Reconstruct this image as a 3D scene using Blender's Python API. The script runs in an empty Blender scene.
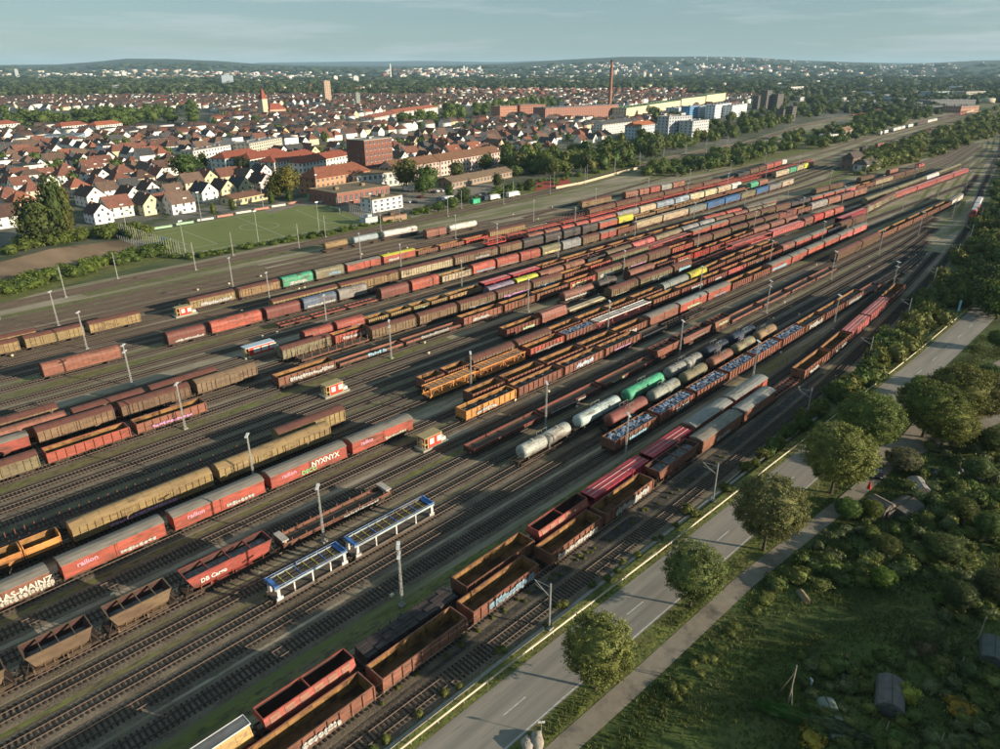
import bpy, math, random
import numpy as np
from mathutils import Vector, Euler
random.seed(7)
SC = bpy.context.scene; COL = SC.collection
PI = math.pi
# ------------------------------------------------------------ camera, light
H = 70.0; F = 700.0
PITCH = math.atan(307.5 / F); YAW = math.atan(770 / math.hypot(F, 307.5))
cam = bpy.data.cameras.new('camera'); co = bpy.data.objects.new('camera', cam); COL.objects.link(co)
co.location = (0, 0, H); co.rotation_euler = (PI/2 - PITCH, 0, YAW - PI/2)
cam.sensor_width = 36; cam.lens = 25.2; cam.clip_start = 1; cam.clip_end = 60000
SC.camera = co
SUN_EL = math.radians(14); SUN_AZ = math.radians(-61)          # direction to the sun in the ground plane (u,v)
sd = Vector((math.cos(SUN_EL)*math.cos(SUN_AZ), math.cos(SUN_EL)*math.sin(SUN_AZ), math.sin(SUN_EL)))
sun = bpy.data.lights.new('sun', 'SUN'); so = bpy.data.objects.new('sun', sun); COL.objects.link(so)
sun.energy = 5.0; sun.angle = math.radians(0.5); sun.color = (1.0, 0.85, 0.65)
so.rotation_euler = (-sd).to_track_quat('-Z', 'Y').to_euler(); so.location = (0, 0, 300)
W = bpy.data.worlds.new('World'); SC.world = W; W.use_nodes = True
wn = W.node_tree; wn.nodes.clear()
def wN(t, **k):
    n = wn.nodes.new(t)
    for a, b in k.items(): setattr(n, a, b)
    return n
sky = wN('ShaderNodeTexSky', sky_type='NISHITA', sun_disc=False, sun_elevation=SUN_EL, sun_rotation=math.atan2(sd.x, sd.y),
         air_density=1.0, dust_density=0.5, ozone_density=2.2, altitude=250)
bg = wN('ShaderNodeBackground'); bg.inputs['Strength'].default_value = 0.092
out = wN('ShaderNodeOutputWorld')
tc = wN('ShaderNodeTexCoord'); mp = wN('ShaderNodeMapping'); mp.inputs['Scale'].default_value = (2.2, 2.2, 26)
nz = wN('ShaderNodeTexNoise'); nz.inputs['Scale'].default_value = 1.6; nz.inputs['Detail'].default_value = 7; nz.inputs['Roughness'].default_value = .62
cr = wN('ShaderNodeValToRGB'); cr.color_ramp.elements[0].position = .5; cr.color_ramp.elements[1].position = .72
cr.color_ramp.elements[0].color = (0, 0, 0, 1); cr.color_ramp.elements[1].color = (.6, .6, .6, 1)
mx = wN('ShaderNodeMix', data_type='RGBA'); mx.inputs['B'].default_value = (3.9, 4.3, 4.4, 1)
tint = wN('ShaderNodeMix', data_type='RGBA', blend_type='MULTIPLY'); tint.inputs['Factor'].default_value = 1; tint.inputs['B'].default_value = (1, 1, 1, 1)
L = wn.links.new
L(tc.outputs['Generated'], mp.inputs['Vector']); L(mp.outputs['Vector'], nz.inputs['Vector']); L(nz.outputs['Fac'], cr.inputs['Fac'])
veil = wN('ShaderNodeMix', data_type='RGBA'); veil.inputs['Factor'].default_value = .72; veil.inputs['B'].default_value = (1.4, 2.2, 2.5, 1)
L(sky.outputs['Color'], veil.inputs['A']); L(veil.outputs['Result'], mx.inputs['A']); L(cr.outputs['Color'], mx.inputs['Factor']); L(mx.outputs['Result'], tint.inputs['A'])
L(tint.outputs['Result'], bg.inputs['Color']); L(bg.outputs['Background'], out.inputs['Surface'])
SC.view_settings.view_transform = 'Standard'; SC.view_settings.look = 'None'; SC.view_settings.exposure = 0.82; SC.view_settings.gamma = 1
SC.cycles.max_bounces = 5; SC.cycles.diffuse_bounces = 2; SC.cycles.glossy_bounces = 2; SC.cycles.volume_bounces = 0; SC.cycles.transparent_max_bounces = 6

# ------------------------------------------------------------ survey: point seen at (x,y) in the 1000x749 photograph -> ground (u,v)
cp, sp, ct, st_ = math.cos(PITCH), math.sin(PITCH), math.cos(YAW), math.sin(YAW)
def G(x, y, z=0.0):
    a = x - 500; b = y - 374.5
    t = (z - H) / (-F*sp - b*cp); f = (F*cp - b*sp)*t; r = a*t
    return f*ct + r*st_, f*st_ - r*ct
def PX(u, v, z=0.0):
    f = u*ct + v*st_; r = u*st_ - v*ct; up = z - H
    c = f*cp - up*sp
    if c < .1: return (-9999, 9999)
    return 500 + F*r/c, 374.5 - F*(up*cp + f*sp)/c
def dist(u, v): return math.sqrt(u*u + v*v + H*H)

# ------------------------------------------------------------ materials
MATS = {}
def mat(name, col=None, rough=.85, metal=0.0, var=.25, scale=.8, col2=None, mix=(.45, .6), scl3=(1, 1, 1), bump=0, trans=0, spec=.3, third=None, s3=5., objrand=True, m3=(.5, .62)):
    """procedural: base colour (or the object's own colour) with noise-driven variation, and an optional second and third tone"""
    if name in MATS: return MATS[name]
    m = bpy.data.materials.new(name); m.use_nodes = True; nt = m.node_tree; N = nt.nodes; N.clear(); lk = nt.links.new
    o = N.new('ShaderNodeOutputMaterial'); b = N.new('ShaderNodeBsdfPrincipled')
    b.inputs['Roughness'].default_value = rough; b.inputs['Metallic'].default_value = metal; b.inputs['Specular IOR Level'].default_value = spec
    t = N.new('ShaderNodeTexCoord'); mpg = N.new('ShaderNodeMapping'); mpg.inputs['Scale'].default_value = scl3
    oi = N.new('ShaderNodeObjectInfo')
    if objrand:
        cmb = N.new('ShaderNodeVectorMath'); cmb.operation = 'SCALE'; cmb.inputs[0].default_value = (37, 91, 53)
        lk(oi.outputs['Random'], cmb.inputs['Scale']); lk(cmb.outputs[0], mpg.inputs['Location'])
    lk(t.outputs['Object'], mpg.inputs['Vector'])
    def noise(s, det=5, r=.6):
        n = N.new('ShaderNodeTexNoise'); n.inputs['Scale'].default_value = s; n.inputs['Detail'].default_value = det; n.inputs['Roughness'].default_value = r
        lk(mpg.outputs['Vector'], n.inputs['Vector']); return n
    def ramp(n, a, c):
        r = N.new('ShaderNodeMapRange'); r.inputs['From Min'].default_value = a; r.inputs['From Max'].default_value = c; r.clamp = True
        lk(n.outputs['Fac'], r.inputs['Value']); return r
    if col is None: base = oi.outputs['Color']
    else:
        rgb = N.new('ShaderNodeRGB'); rgb.outputs[0].default_value = (*col, 1); base = rgb.outputs[0]
    n1 = noise(scale)
    r1 = N.new('ShaderNodeMapRange'); r1.inputs['From Min'].default_value = .3; r1.inputs['From Max'].default_value = .7
    r1.inputs['To Min'].default_value = 1 - var; r1.inputs['To Max'].default_value = 1 + var; lk(n1.outputs['Fac'], r1.inputs['Value'])
    mul = N.new('ShaderNodeVectorMath'); mul.operation = 'SCALE'; lk(base, mul.inputs[0]); lk(r1.outputs[0], mul.inputs['Scale']); cur = mul.outputs[0]
    if col2:
        n2 = noise(scale*.47, 6, .65); r2 = ramp(n2, *mix)
        mm = N.new('ShaderNodeMix'); mm.data_type = 'RGBA'; mm.inputs['B'].default_value = (*col2, 1)
        lk(r2.outputs[0], mm.inputs['Factor']); lk(cur, mm.inputs['A']); cur = mm.outputs['Result']
    if third:
        n3 = noise(s3, 4, .6); r3 = ramp(n3, *m3)
        mm = N.new('ShaderNodeMix'); mm.data_type = 'RGBA'; mm.inputs['B'].default_value = (*third, 1)
        lk(r3.outputs[0], mm.inputs['Factor']); lk(cur, mm.inputs['A']); cur = mm.outputs['Result']
    lk(cur, b.inputs['Base Color'])
    if bump:
        nb = noise(scale*6, 3); bb = N.new('ShaderNodeBump'); bb.inputs['Strength'].default_value = bump; bb.inputs['Distance'].default_value = .3
        lk(nb.outputs['Fac'], bb.inputs['Height']); lk(bb.outputs[0], b.inputs['Normal'])
    if trans:
        tr = N.new('ShaderNodeBsdfTranslucent'); lk(cur, tr.inputs['Color']); ms = N.new('ShaderNodeMixShader'); ms.inputs[0].default_value = trans
        lk(b.outputs[0], ms.inputs[1]); lk(tr.outputs[0], ms.inputs[2]); lk(ms.outputs[0], o.inputs['Surface'])
    else: lk(b.outputs[0], o.inputs['Surface'])
    MATS[name] = m; return m
PAINT = mat('wagon_paint', None, .55, 0, .24, 1.1, (.085, .05, .034), (.5, .7), (.35, 1, 1.6), third=(.06, .045, .038), s3=4, m3=(.56, .72))
ROOFP = mat('roof_paint', None, .7, 0, .2, .9, (.07, .055, .045), (.55, .75), (.5, 1.5, 1))
RUSTIN = mat('rusty_inside', (.23, .125, .045), .9, 0, .35, .9, (.085, .043, .02), (.5, .62))
RUSTFL = mat('wagon_floor', (.13, .07, .032), .95, 0, .5, .5, (.045, .026, .016), (.45, .6))
UNDER = mat('underframe', (.055, .038, .028), .85, 0, .4, 2)
WHEEL = mat('wheel_steel', (.05, .045, .04), .5, .6, .3, 2)
GRAF = mat('spray_paint', None, .6, 0, .25, 3)
GRAFD = mat('spray_outline', (.05, .05, .07), .6, 0, .2, 2)
WOOD = mat('deck_planks', (.1, .075, .055), .95, 0, .35, 2, (.05, .04, .032), (.45, .6), (.3, 3, 1))
PLAIN = mat('plain_paint', None, .7, 0, .1, 1.5)
STEEL = mat('galvanised_steel', (.34, .34, .32), .6, .2, .2, 2)
GLASS = mat('window_glass', (.05, .065, .08), .25, 0, .3, .3, spec=.6)
RAILM = mat('rail_steel', (.1, .07, .052), .6, .1, .2, .1)
SLEEP = mat('sleeper_wood', (.04, .031, .026), .95, 0, .4, .6)
BALL = mat('track_ballast', (.13, .106, .08), 1, 0, .35, .35, (.07, .055, .044), (.42, .62), third=(.24, .19, .13), s3=9, bump=.3)
WALLM = mat('rendered_wall', None, .9, 0, .07, .15)
TILE = mat('roof_tiles', None, .85, 0, .22, .5, bump=.2)
LEAF = mat('leaves', None, .7, 0, .5, .35, trans=.25, spec=.25, third=(.16, .175, .045), s3=1.1, m3=(.5, .8))
BARK = mat('bark', (.09, .07, .05), .95, 0, .3, 3)

# ------------------------------------------------------------ mesh building
class MB:
    def __init__(s): s.v = []; s.f = []; s.m = []
    def add(s, vs, fs, m=0):
        o = len(s.v); s.v += [tuple(p) for p in vs]
        for f in fs: s.f.append(tuple(i + o for i in f)); s.m.append(m)
        return s
    def box(s, x0, x1, y0, y1, z0, z1, m=0, rz=0, c=None):
        P = [(x, y, z) for x in (x0, x1) for y in (y0, y1) for z in (z0, z1)]
        if rz:
            cx, cy = c or ((x0+x1)/2, (y0+y1)/2); q, w = math.cos(rz), math.sin(rz)
            P = [(cx + (x-cx)*q - (y-cy)*w, cy + (x-cx)*w + (y-cy)*q, z) for x, y, z in P]
        return s.add(P, [(0, 1, 3, 2), (4, 6, 7, 5), (0, 4, 5, 1), (2, 3, 7, 6), (0, 2, 6, 4), (1, 5, 7, 3)], m)
    def prism(s, prof, x0, x1, m=0, caps=True, mc=None):           # profile in (y,z), counter-clockwise
        n = len(prof); P = [(x0, y, z) for y, z in prof] + [(x1, y, z) for y, z in prof]
        Fc = [(i, (i+1) % n, n + (i+1) % n, n + i) for i in range(n)]
        s.add(P, Fc, m)
        if caps: s.add(P, [tuple(range(n-1, -1, -1)), tuple(range(n, 2*n))], m if mc is None else mc)
        return s
    def sheet(s, prof, x0, x1, m=0):                                # open profile
        n = len(prof); P = [(x0, y, z) for y, z in prof] + [(x1, y, z) for y, z in prof]
        return s.add(P, [(i, i+1, n+i+1, n+i) for i in range(n-1)], m)
    def tube(s, p, q, r, n=5, m=0, r2=None):
        p, q = Vector(p), Vector(q); d = (q-p).normalized(); a = d.orthogonal().normalized(); b = d.cross(a)
        P = [p + (a*math.cos(2*PI*i/n) + b*math.sin(2*PI*i/n))*r for i in range(n)] + [q + (a*math.cos(2*PI*i/n) + b*math.sin(2*PI*i/n))*(r if r2 is None else r2) for i in range(n)]
        return s.add(P, [(i, (i+1) % n, n + (i+1) % n, n+i) for i in range(n)] + [tuple(range(n)), tuple(range(n, 2*n))], m)
    def lathe(s, rings, yc, zc, n=14, m=0):                          # round body along x: rings (x, radius)
        P = [(x, yc + r*math.sin(2*PI*i/n), zc + r*math.cos(2*PI*i/n)) for x, r in rings for i in range(n)]
        Fc = [(k*n+i, k*n+(i+1) % n, (k+1)*n+(i+1) % n, (k+1)*n+i) for k in range(len(rings)-1) for i in range(n)]
        Fc += [tuple(range(n)), tuple(range((len(rings)-1)*n, len(rings)*n))]
        return s.add(P, Fc, m)
    def mesh(s, name, mats, smooth=False):
        me = bpy.data.meshes.new(name); me.from_pydata(s.v, [], s.f)
        for k in mats: me.materials.append(k)
        if len(mats) > 1: me.polygons.foreach_set('material_index', s.m)
        if smooth: me.polygons.foreach_set('use_smooth', [True]*len(me.polygons))
        me.update(); return me
def npmesh(name, V, Q, mats, midx=None):                             # fast quads/tris
    me = bpy.data.meshes.new(name); V = np.asarray(V, np.float32); Q = np.asarray(Q, np.int32); k = Q.shape[1]
    me.vertices.add(len(V)); me.vertices.foreach_set('co', V.ravel())
    me.loops.add(Q.size); me.loops.foreach_set('vertex_index', Q.ravel())
    me.polygons.add(len(Q)); me.polygons.foreach_set('loop_start', np.arange(0, Q.size, k, dtype=np.int32))
    for m in mats: me.materials.append(m)
    if midx is not None: me.polygons.foreach_set('material_index', np.asarray(midx, np.int32))
    me.update(calc_edges=True); me.validate(); return me
BOXQ = np.array([(0, 1, 3, 2), (4, 6, 7, 5), (0, 4, 5, 1), (2, 3, 7, 6), (1, 5, 7, 3)])  # no underside
def npboxes(c, hx, hy, z0, z1, ang):                                 # many upright boxes
    c = np.asarray(c, float); n = len(c); ca, sa = np.cos(ang), np.sin(ang)
    V = np.zeros((n, 8, 3)); i = 0
    for sx in (-1, 1):
        for sy in (-1, 1):
            for z in (z0, z1):
                lx, ly = sx*hx, sy*hy
                V[:, i, 0] = c[:, 0] + lx*ca - ly*sa; V[:, i, 1] = c[:, 1] + lx*sa + ly*ca; V[:, i, 2] = z; i += 1
    Q = (BOXQ[None] + (np.arange(n)*8)[:, None, None]).reshape(-1, 4)
    return V.reshape(-1, 3), Q
def ob(name, me, parent=None, loc=(0, 0, 0), rz=0, col=None, **kw):
    o = bpy.data.objects.new(name, me); COL.objects.link(o); o.location = loc
    if rz: o.rotation_euler = (0, 0, rz)
    if parent is not None: o.parent = parent
    if col is not None: o.color = (*col, 1)
    for k, v in kw.items(): o[k] = v
    return o
def thing(name, label, cat, loc=(0, 0, 0), rz=0, group=None, me=None, col=None):
    o = ob(name, me, None, loc, rz, col); o['label'] = label; o['category'] = cat
    if group: o['group'] = group
    return o
def structure(name, me, loc=(0, 0, 0), col=None): return ob(name, me, None, loc, 0, col, kind='structure')
ORD = ['first', 'second', 'third', 'fourth', 'fifth', 'sixth', 'seventh', 'eighth', 'ninth', 'tenth', 'eleventh', 'twelfth', 'thirteenth', 'fourteenth', 'fifteenth', 'sixteenth', 'seventeenth', 'eighteenth', 'nineteenth', 'twentieth', 'twenty-first', 'twenty-second', 'twenty-third', 'twenty-fourth', 'twenty-fifth', 'twenty-sixth', 'twenty-seventh', 'twenty-eighth', 'twenty-ninth', 'thirtieth']

# ------------------------------------------------------------ tracks: centre lines v(u)
MAIN = [(-60, 50), (100, 50.7), (147, 52.6), (170, 54), (247, 61), (316, 68.5), (377, 77), (450, 89.5), (527, 105), (660, 128), (801, 153), (927, 178), (1027, 200), (1500, 290), (2600, 500)]
def lerp(pts, u): return float(np.interp(u, [p[0] for p in pts], [p[1] for p in pts]))
def slope(v0, k=.018): return [(-60, v0 - 160*k), (100, v0), (350, v0 + 250*k), (600, v0 + 250*k)]
UP = lambda v0, far: [(-60, v0-2.9), (100, v0), (250, v0+2.7), (460, v0 + far*.7), (600, v0 + far), (900, v0 + far + 66*(v0 < 230) + 60*(v0 >= 230)), (1450, 318), (2600, 500)]
LANES = {
 'a30': [(-60, 52), (33, 55), (100, 57.7), (150, 58.9), (175, 59.6), (260, 66.9), (330, 75.2)],
 'a29': [(-60, 57), (20, 58.8), (110, 62), (150, 63.2), (175, 64), (260, 71.8), (330, 80)],
 'c24': [(-60, 67.6), (107, 70.5), (190, 72.6), (240, 73.7), (300, 75.2), (330, 80)],
 'c23': [(-60, 72.2), (107, 75.6), (190, 77.6), (300, 80), (350, 84)],
 'c22': [(-60, 76.6), (45, 78.4), (107, 80.1), (240, 82.5), (330, 85), (380, 90)],
 'c21': [(-60, 86.4), (20, 88), (100, 89.4), (266, 93), (360, 95), (410, 97)],
 'd83': [(-60, 81.6), (16, 83.2), (46, 83.2), (100, 84.4), (240, 87), (330, 89), (380, 93)],
 'd95': [(-60, 92), (100, 94.9), (266, 97.6), (400, 100), (440, 103)],
 'c20': [(-60, 97), (100, 100.6), (191, 102.8), (285, 98.9+4.5), (440, 105)],
 'c19': [(-60, 101), (27, 105), (104, 105.6), (164, 106.7), (244, 108.4), (350, 112), (470, 112)],
 'c25': [(240, 97.5), (285, 98.7), (350, 100.3), (444, 102), (469, 103), (600, 124)],
 'c18': [(-60, 112), (16, 113), (50, 114), (90, 114.4), (150, 115.6), (243, 117.2), (339, 120), (470, 118), (560, 118)],
 'c17': [(-60, 117), (45, 118.3), (121, 119.2), (212, 121.8), (258, 125.9), (350, 125.5), (387, 126.2), (450, 131.6), (603, 132.7), (700, 141), (790, 153)],
 'd124': [(-60, 121.5), (100, 124), (230, 126.4), (258, 128.6)],
 'c16': [(-60, 126.5), (129, 129.3), (179, 131.2), (230, 132.4), (270, 135.4), (382, 135.4), (411, 135.4), (529, 138.8), (617, 142), (720, 152), (810, 165)],
 'd133': [(-60, 130.8), (120, 133.8), (200, 135.3), (280, 138.9)],
 'c15': [(-60, 135.2), (163, 138.4), (255, 139.4), (300, 142), (400, 141.5), (480, 143), (617, 147), (820, 172)],
 'c13': [(-60, 141.6), (20, 142.8), (80, 144.2), (126, 144.9), (177, 146.6), (227, 148.8), (277, 150), (341, 150.2), (500, 149.5), (617, 152), (830, 178)],
 'd149': [(-60, 147), (20, 148.4), (100, 149.6), (170, 151.2)],
 'c12': [(-60, 151.6), (50, 153.3), (102, 154.7), (181, 154.6), (239, 157.4), (300, 160.6), (357, 160), (459, 157.8), (587, 156.1), (700, 164), (860, 183)],
 'c158': [(-60, 155.5), (26, 156.8), (80, 158.6), (163, 159.2), (240, 162.6), (300, 166), (459, 163), (587, 161), (700, 168), (860, 187)],
 'c10': [(-60, 160), (28, 162.6), (87, 164.6), (150, 166.2), (230, 169), (300, 170.6), (459, 168), (587, 166.5), (700, 173), (860, 191)],
 'e168': [(-60, 165), (100, 169), (230, 173.2), (320, 175), (460, 173), (587, 171), (700, 177), (860, 195)],
 'e176': [(-60, 174), (100, 176.6), (300, 181.4), (460, 187), (600, 196), (700, 214)],
 'c182': [(-60, 179), (100, 182), (140, 182.8), (191, 184.1), (243, 185.3), (296, 187.9), (339, 189.4), (460, 196), (600, 212), (760, 240), (1450, 318)],
 'c189': [(-60, 187), (40, 189.2), (80, 190), (127, 191.4), (240, 193), (340, 196.5), (460, 202.5), (600, 218)],
 'c197': [(-60, 195), (145, 197.7), (288, 199.8), (340, 202.5), (460, 208), (600, 223), (760, 248), (1450, 322)],
 'c203': [(-60, 199.4), (145, 202.3), (240, 204.2), (305, 207.6), (357, 209.8), (424, 213.6), (500, 219), (600, 229)],
 'd207': [(-60, 203.8), (145, 207.2), (240, 208.6)],
 'c6': [(-60, 208.4), (60, 209.5), (200, 212.6), (270, 213.4), (310, 217), (380, 221), (441, 223.4), (504, 228), (575, 232.6), (700, 249), (850, 272), (1450, 327)],
 'c4': [(-60, 211.5), (45, 214.3), (90, 216), (135, 218.1), (200, 221), (280, 222.6), (308, 224.8), (378, 227.2), (428, 230.2), (456, 233), (549, 244.6), (700, 262), (850, 283), (1450, 332)],
 'c1b': [(-60, 216.5), (30, 219), (90, 221), (150, 224), (220, 227.4), (300, 229.5), (380, 232.2), (456, 238), (549, 249.4)],
 'g228': [(-60, 225.3), (90, 229.6), (150, 232.2), (220, 235.6), (260, 237)],
 'g241': [(-60, 239), (100, 243), (150, 245.4), (192, 246.6), (240, 247.4)],
 'e224': [(-60, 221.5), (90, 226), (150, 228.6), (220, 232), (300, 234.3), (400, 238.4)],
 'e230': [(-60, 229), (90, 233), (200, 236.8), (260, 238.5)],
 'c5b': [(-60, 234.5), (100, 238.5), (192, 241.6), (240, 242.5), (297, 239.4), (326, 240.4), (385, 240.4), (470, 246), (560, 256)],
 'c5a': [(-60, 243), (60, 247.4), (146, 251.7), (190, 253), (300, 250), (400, 252), (500, 257), (700, 272), (1450, 338)],
 'm1': [(-60, 256), (37, 261), (85, 265), (148, 268.5), (241, 277.6), (320, 286), (405, 304), (486, 322), (605, 340), (698, 346), (969, 408), (1415, 462), (2200, 540)],
 'm2': [(-60, 260.4), (37, 265.4), (85, 269.4), (148, 273), (241, 282), (320, 290.6), (405, 308.6), (486, 326.6), (605, 344.6), (698, 350.6), (969, 412.6), (1415, 466.6), (2200, 545)],
 'm3': [(260, 244), (330, 256), (420, 272), (520, 283), (620, 288), (760, 302), (942, 326), (1333, 350), (1624, 352)],
}
LANES['main'] = MAIN
DENSE = {}
for k, pts in LANES.items():
    us = np.arange(pts[0][0], pts[-1][0] + .1, 4.0); vs = np.interp(us, [p[0] for p in pts], [p[1] for p in pts])
    ker = np.hanning(17); ker /= ker.sum(); pad = np.concatenate([vs[0] - (vs[1]-vs[0])*np.arange(8, 0, -1), vs, vs[-1] + (vs[-1]-vs[-2])*np.arange(1, 9)])
    DENSE[k] = (us, np.convolve(pad, ker, 'valid'))
def lane(k, u):
    us, vs = DENSE[k]; return float(np.interp(u, us, vs))
def lane_ang(k, u): return math.atan2(lane(k, u+3) - lane(k, u-3), 6)
sleeper_me = MB().box(-.13, .13, -1.3, 1.3, 0, .09).mesh('sleeper', [SLEEP])
def make_track(k, ti):
    us, vs = DENSE[k]
    sel = us <= 1500; us, vs = us[sel], vs[sel]
    # stop a track where it has run into the main line
    if k not in ('main', 'm1', 'm2', 'm3', 'c5a', 'c4') and len(us) > 3:
        mv = np.interp(us, *DENSE['main'])
        bad = np.where((vs - mv < 2.4) & (us > 60))[0]
        if len(bad): us, vs = us[:bad[0]], vs[:bad[0]]
    z = .05 + (ti % 5)*.004
    ang = np.arctan2(np.gradient(vs), np.gradient(us))
    nx, ny = -np.sin(ang), np.cos(ang)
    n = len(us)
    t = ob('railway_track', None, kind='structure')
    def strip(off0, off1, z0, z1):
        V = []
        for o_, zz in ((off0, z0), (off0, z1), (off1, z1), (off1, z0)):
            V.append(np.stack([us + nx*o_, vs + ny*o_, np.full(n, zz)], 1))
        V = np.stack(V, 1).reshape(-1, 3); i = np.arange(n-1)*4
        return V, np.concatenate([np.stack([i+a, i+a+1, i+a+5, i+a+4], 1) for a in range(3)])
    V, Q = strip(-1.75, 1.75, -.02, z); V = V.copy(); V.reshape(-1, 4, 3)[:, 0, :2] -= np.stack([nx, ny], 1)*.5; V.reshape(-1, 4, 3)[:, 3, :2] += np.stack([nx, ny], 1)*.5
    ob('ballast_bed', npmesh('ballast_bed', V, Q, [BALL]), t)
    for s in (-1, 1):
        V, Q = strip(s*.7175 - .036, s*.7175 + .036, z + .03, z + .2); ob('rail', npmesh('rail', V, Q, [RAILM]), t)
    # sleepers
    dl = np.hypot(np.diff(us), np.diff(vs)); S = np.concatenate([[0], np.cumsum(dl)]); ss = np.arange(.3, S[-1], .64)
    su, sv, sa = np.interp(ss, S, us), np.interp(ss, S, vs), np.interp(ss, S, ang)
    dd = np.sqrt(su**2 + sv**2 + H*H); keep = (dd < 620) & (su > -10)
    su, sv, sa, dd = su[keep], sv[keep], sa[keep], dd[keep]
    near = (dd < 132) & (su > 2)
    if near.sum():
        vis = [i for i in np.where(near)[0] if -15 < PX(su[i], sv[i])[0] < 1010 and PX(su[i], sv[i])[1] < 760]
        for i in vis: ob('sleeper', sleeper_me, t, (su[i], sv[i], z), sa[i])
        m = np.ones(len(su), bool); m[vis] = False; su, sv, sa = su[m], sv[m], sa[m]
    if len(su):
        V, Q = npboxes(np.stack([su, sv], 1), .13, 1.3, z, z + .09, sa)
        ob('sleeper', npmesh('sleepers', V, Q, [SLEEP]), t, kind='stuff')
for ti, k in enumerate(LANES): make_track(k, ti)

# ------------------------------------------------------------ ground
def poly(name, pts, z, m, kind='structure', **kw):
    me = MB().add([(p[0], p[1], z) for p in pts], [tuple(range(len(pts)))]).mesh(name, [m]); return ob(name, me, kind=kind, **kw)
def ribbon(name, ctr, w, z, m, kind='structure'):                      # ctr: list of (u, v); w width or list
    us = np.array([p[0] for p in ctr], float); vs = np.array([p[1] for p in ctr], float); a = np.arctan2(np.gradient(vs), np.gradient(us))
    w = np.broadcast_to(np.asarray(w, float), us.shape); b = MB(); P = []
    for i in range(len(us)):
        nx, ny = -math.sin(a[i]), math.cos(a[i]); P += [(us[i]+nx*w[i]/2, vs[i]+ny*w[i]/2, z), (us[i]-nx*w[i]/2, vs[i]-ny*w[i]/2, z)]
    b.add(P, [(2*i, 2*i+1, 2*i+3, 2*i+2) for i in range(len(us)-1)]); return ob(name, b.mesh(name, [m]), kind=kind)
GND = mat('open_ground', (.07, .09, .034), 1, 0, .35, .004, (.13, .13, .055), (.48, .56), third=(.028, .045, .017), s3=.02, objrand=False)
YARD = mat('yard_gravel', (.3, .255, .185), 1, 0, .3, .2, (.14, .15, .05), (.44, .6), (.14, 1.25, 1), third=(.15, .12, .085), s3=.7, m3=(.52, .72), objrand=False, bump=.15)
MOSS = mat('mossy_strip', (.14, .155, .036), 1, 0, .45, .8, (.17, .14, .085), (.4, .62), (.3, 1, 1), third=(.08, .07, .045), s3=2.2, objrand=False)
SAND = mat('service_path_gravel', (.32, .27, .2), 1, 0, .25, .6, (.2, .165, .11), (.45, .65), (.22, 1, 1), third=(.1, .105, .045), s3=1.4, m3=(.56, .7), objrand=False)
DARKG = mat('dark_gravel', (.055, .05, .044), 1, 0, .4, 2, (.09, .08, .065), (.5, .6), objrand=False, bump=.3)
GRASS = mat('verge_grass', (.135, .145, .036), 1, 0, .45, .35, (.14, .115, .05), (.5, .68), third=(.05, .075, .018), s3=2, objrand=False, bump=.4)
MEAD = mat('meadow_grass', (.07, .095, .024), 1, 0, .5, .12, (.12, .11, .04), (.5, .7), third=(.045, .065, .018), s3=1.2, objrand=False, bump=.5)
ASPH = mat('road_asphalt', (.2, .185, .16), .9, 0, .2, .5, (.27, .245, .205), (.42, .62), (.1, 1.6, 1), third=(.17, .155, .135), s3=2.5, m3=(.58, .72), objrand=False)
PATHM = mat('path_asphalt', (.235, .2, .155), .95, 0, .15, .5, (.085, .08, .068), (.5, .7), objrand=False)
TOWNG = mat('town_ground', (.09, .095, .06), 1, 0, .35, .03, (.16, .15, .13), (.48, .56), third=(.04, .06, .02), s3=.08, objrand=False)
LINE = mat('road_paint', (.5, .49, .45), .8, 0, .3, 3)
TURF = mat('pitch_turf', (.15, .18, .052), 1, 0, .12, .03, (.18, .2, .065), (.4, .6), (1, .5, 1), objrand=False)
SOIL = mat('ploughed_soil', (.3, .2, .12), 1, 0, .25, .08, (.18, .12, .07), (.45, .6), (1, .25, 1), objrand=False)
poly('ground', [(-2500, -3500), (9000, -3500), (9000, 9000), (-2500, 9000)], -.12, GND)
mainp = [(u, lerp(MAIN, u)) for u in (-60, 100, 170, 247, 316, 377, 450, 527, 660, 801, 927, 1027, 1500)]
yl = [(-60, 268), (37, 272), (85, 275), (148, 280), (241, 288), (320, 298), (405, 314), (486, 332), (605, 350), (698, 356), (969, 418), (1415, 472)]
poly('yard_ground', [(u, v - 2.6) for u, v in mainp] + [(1500, 420)] + yl[::-1], -.03, YARD)
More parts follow.
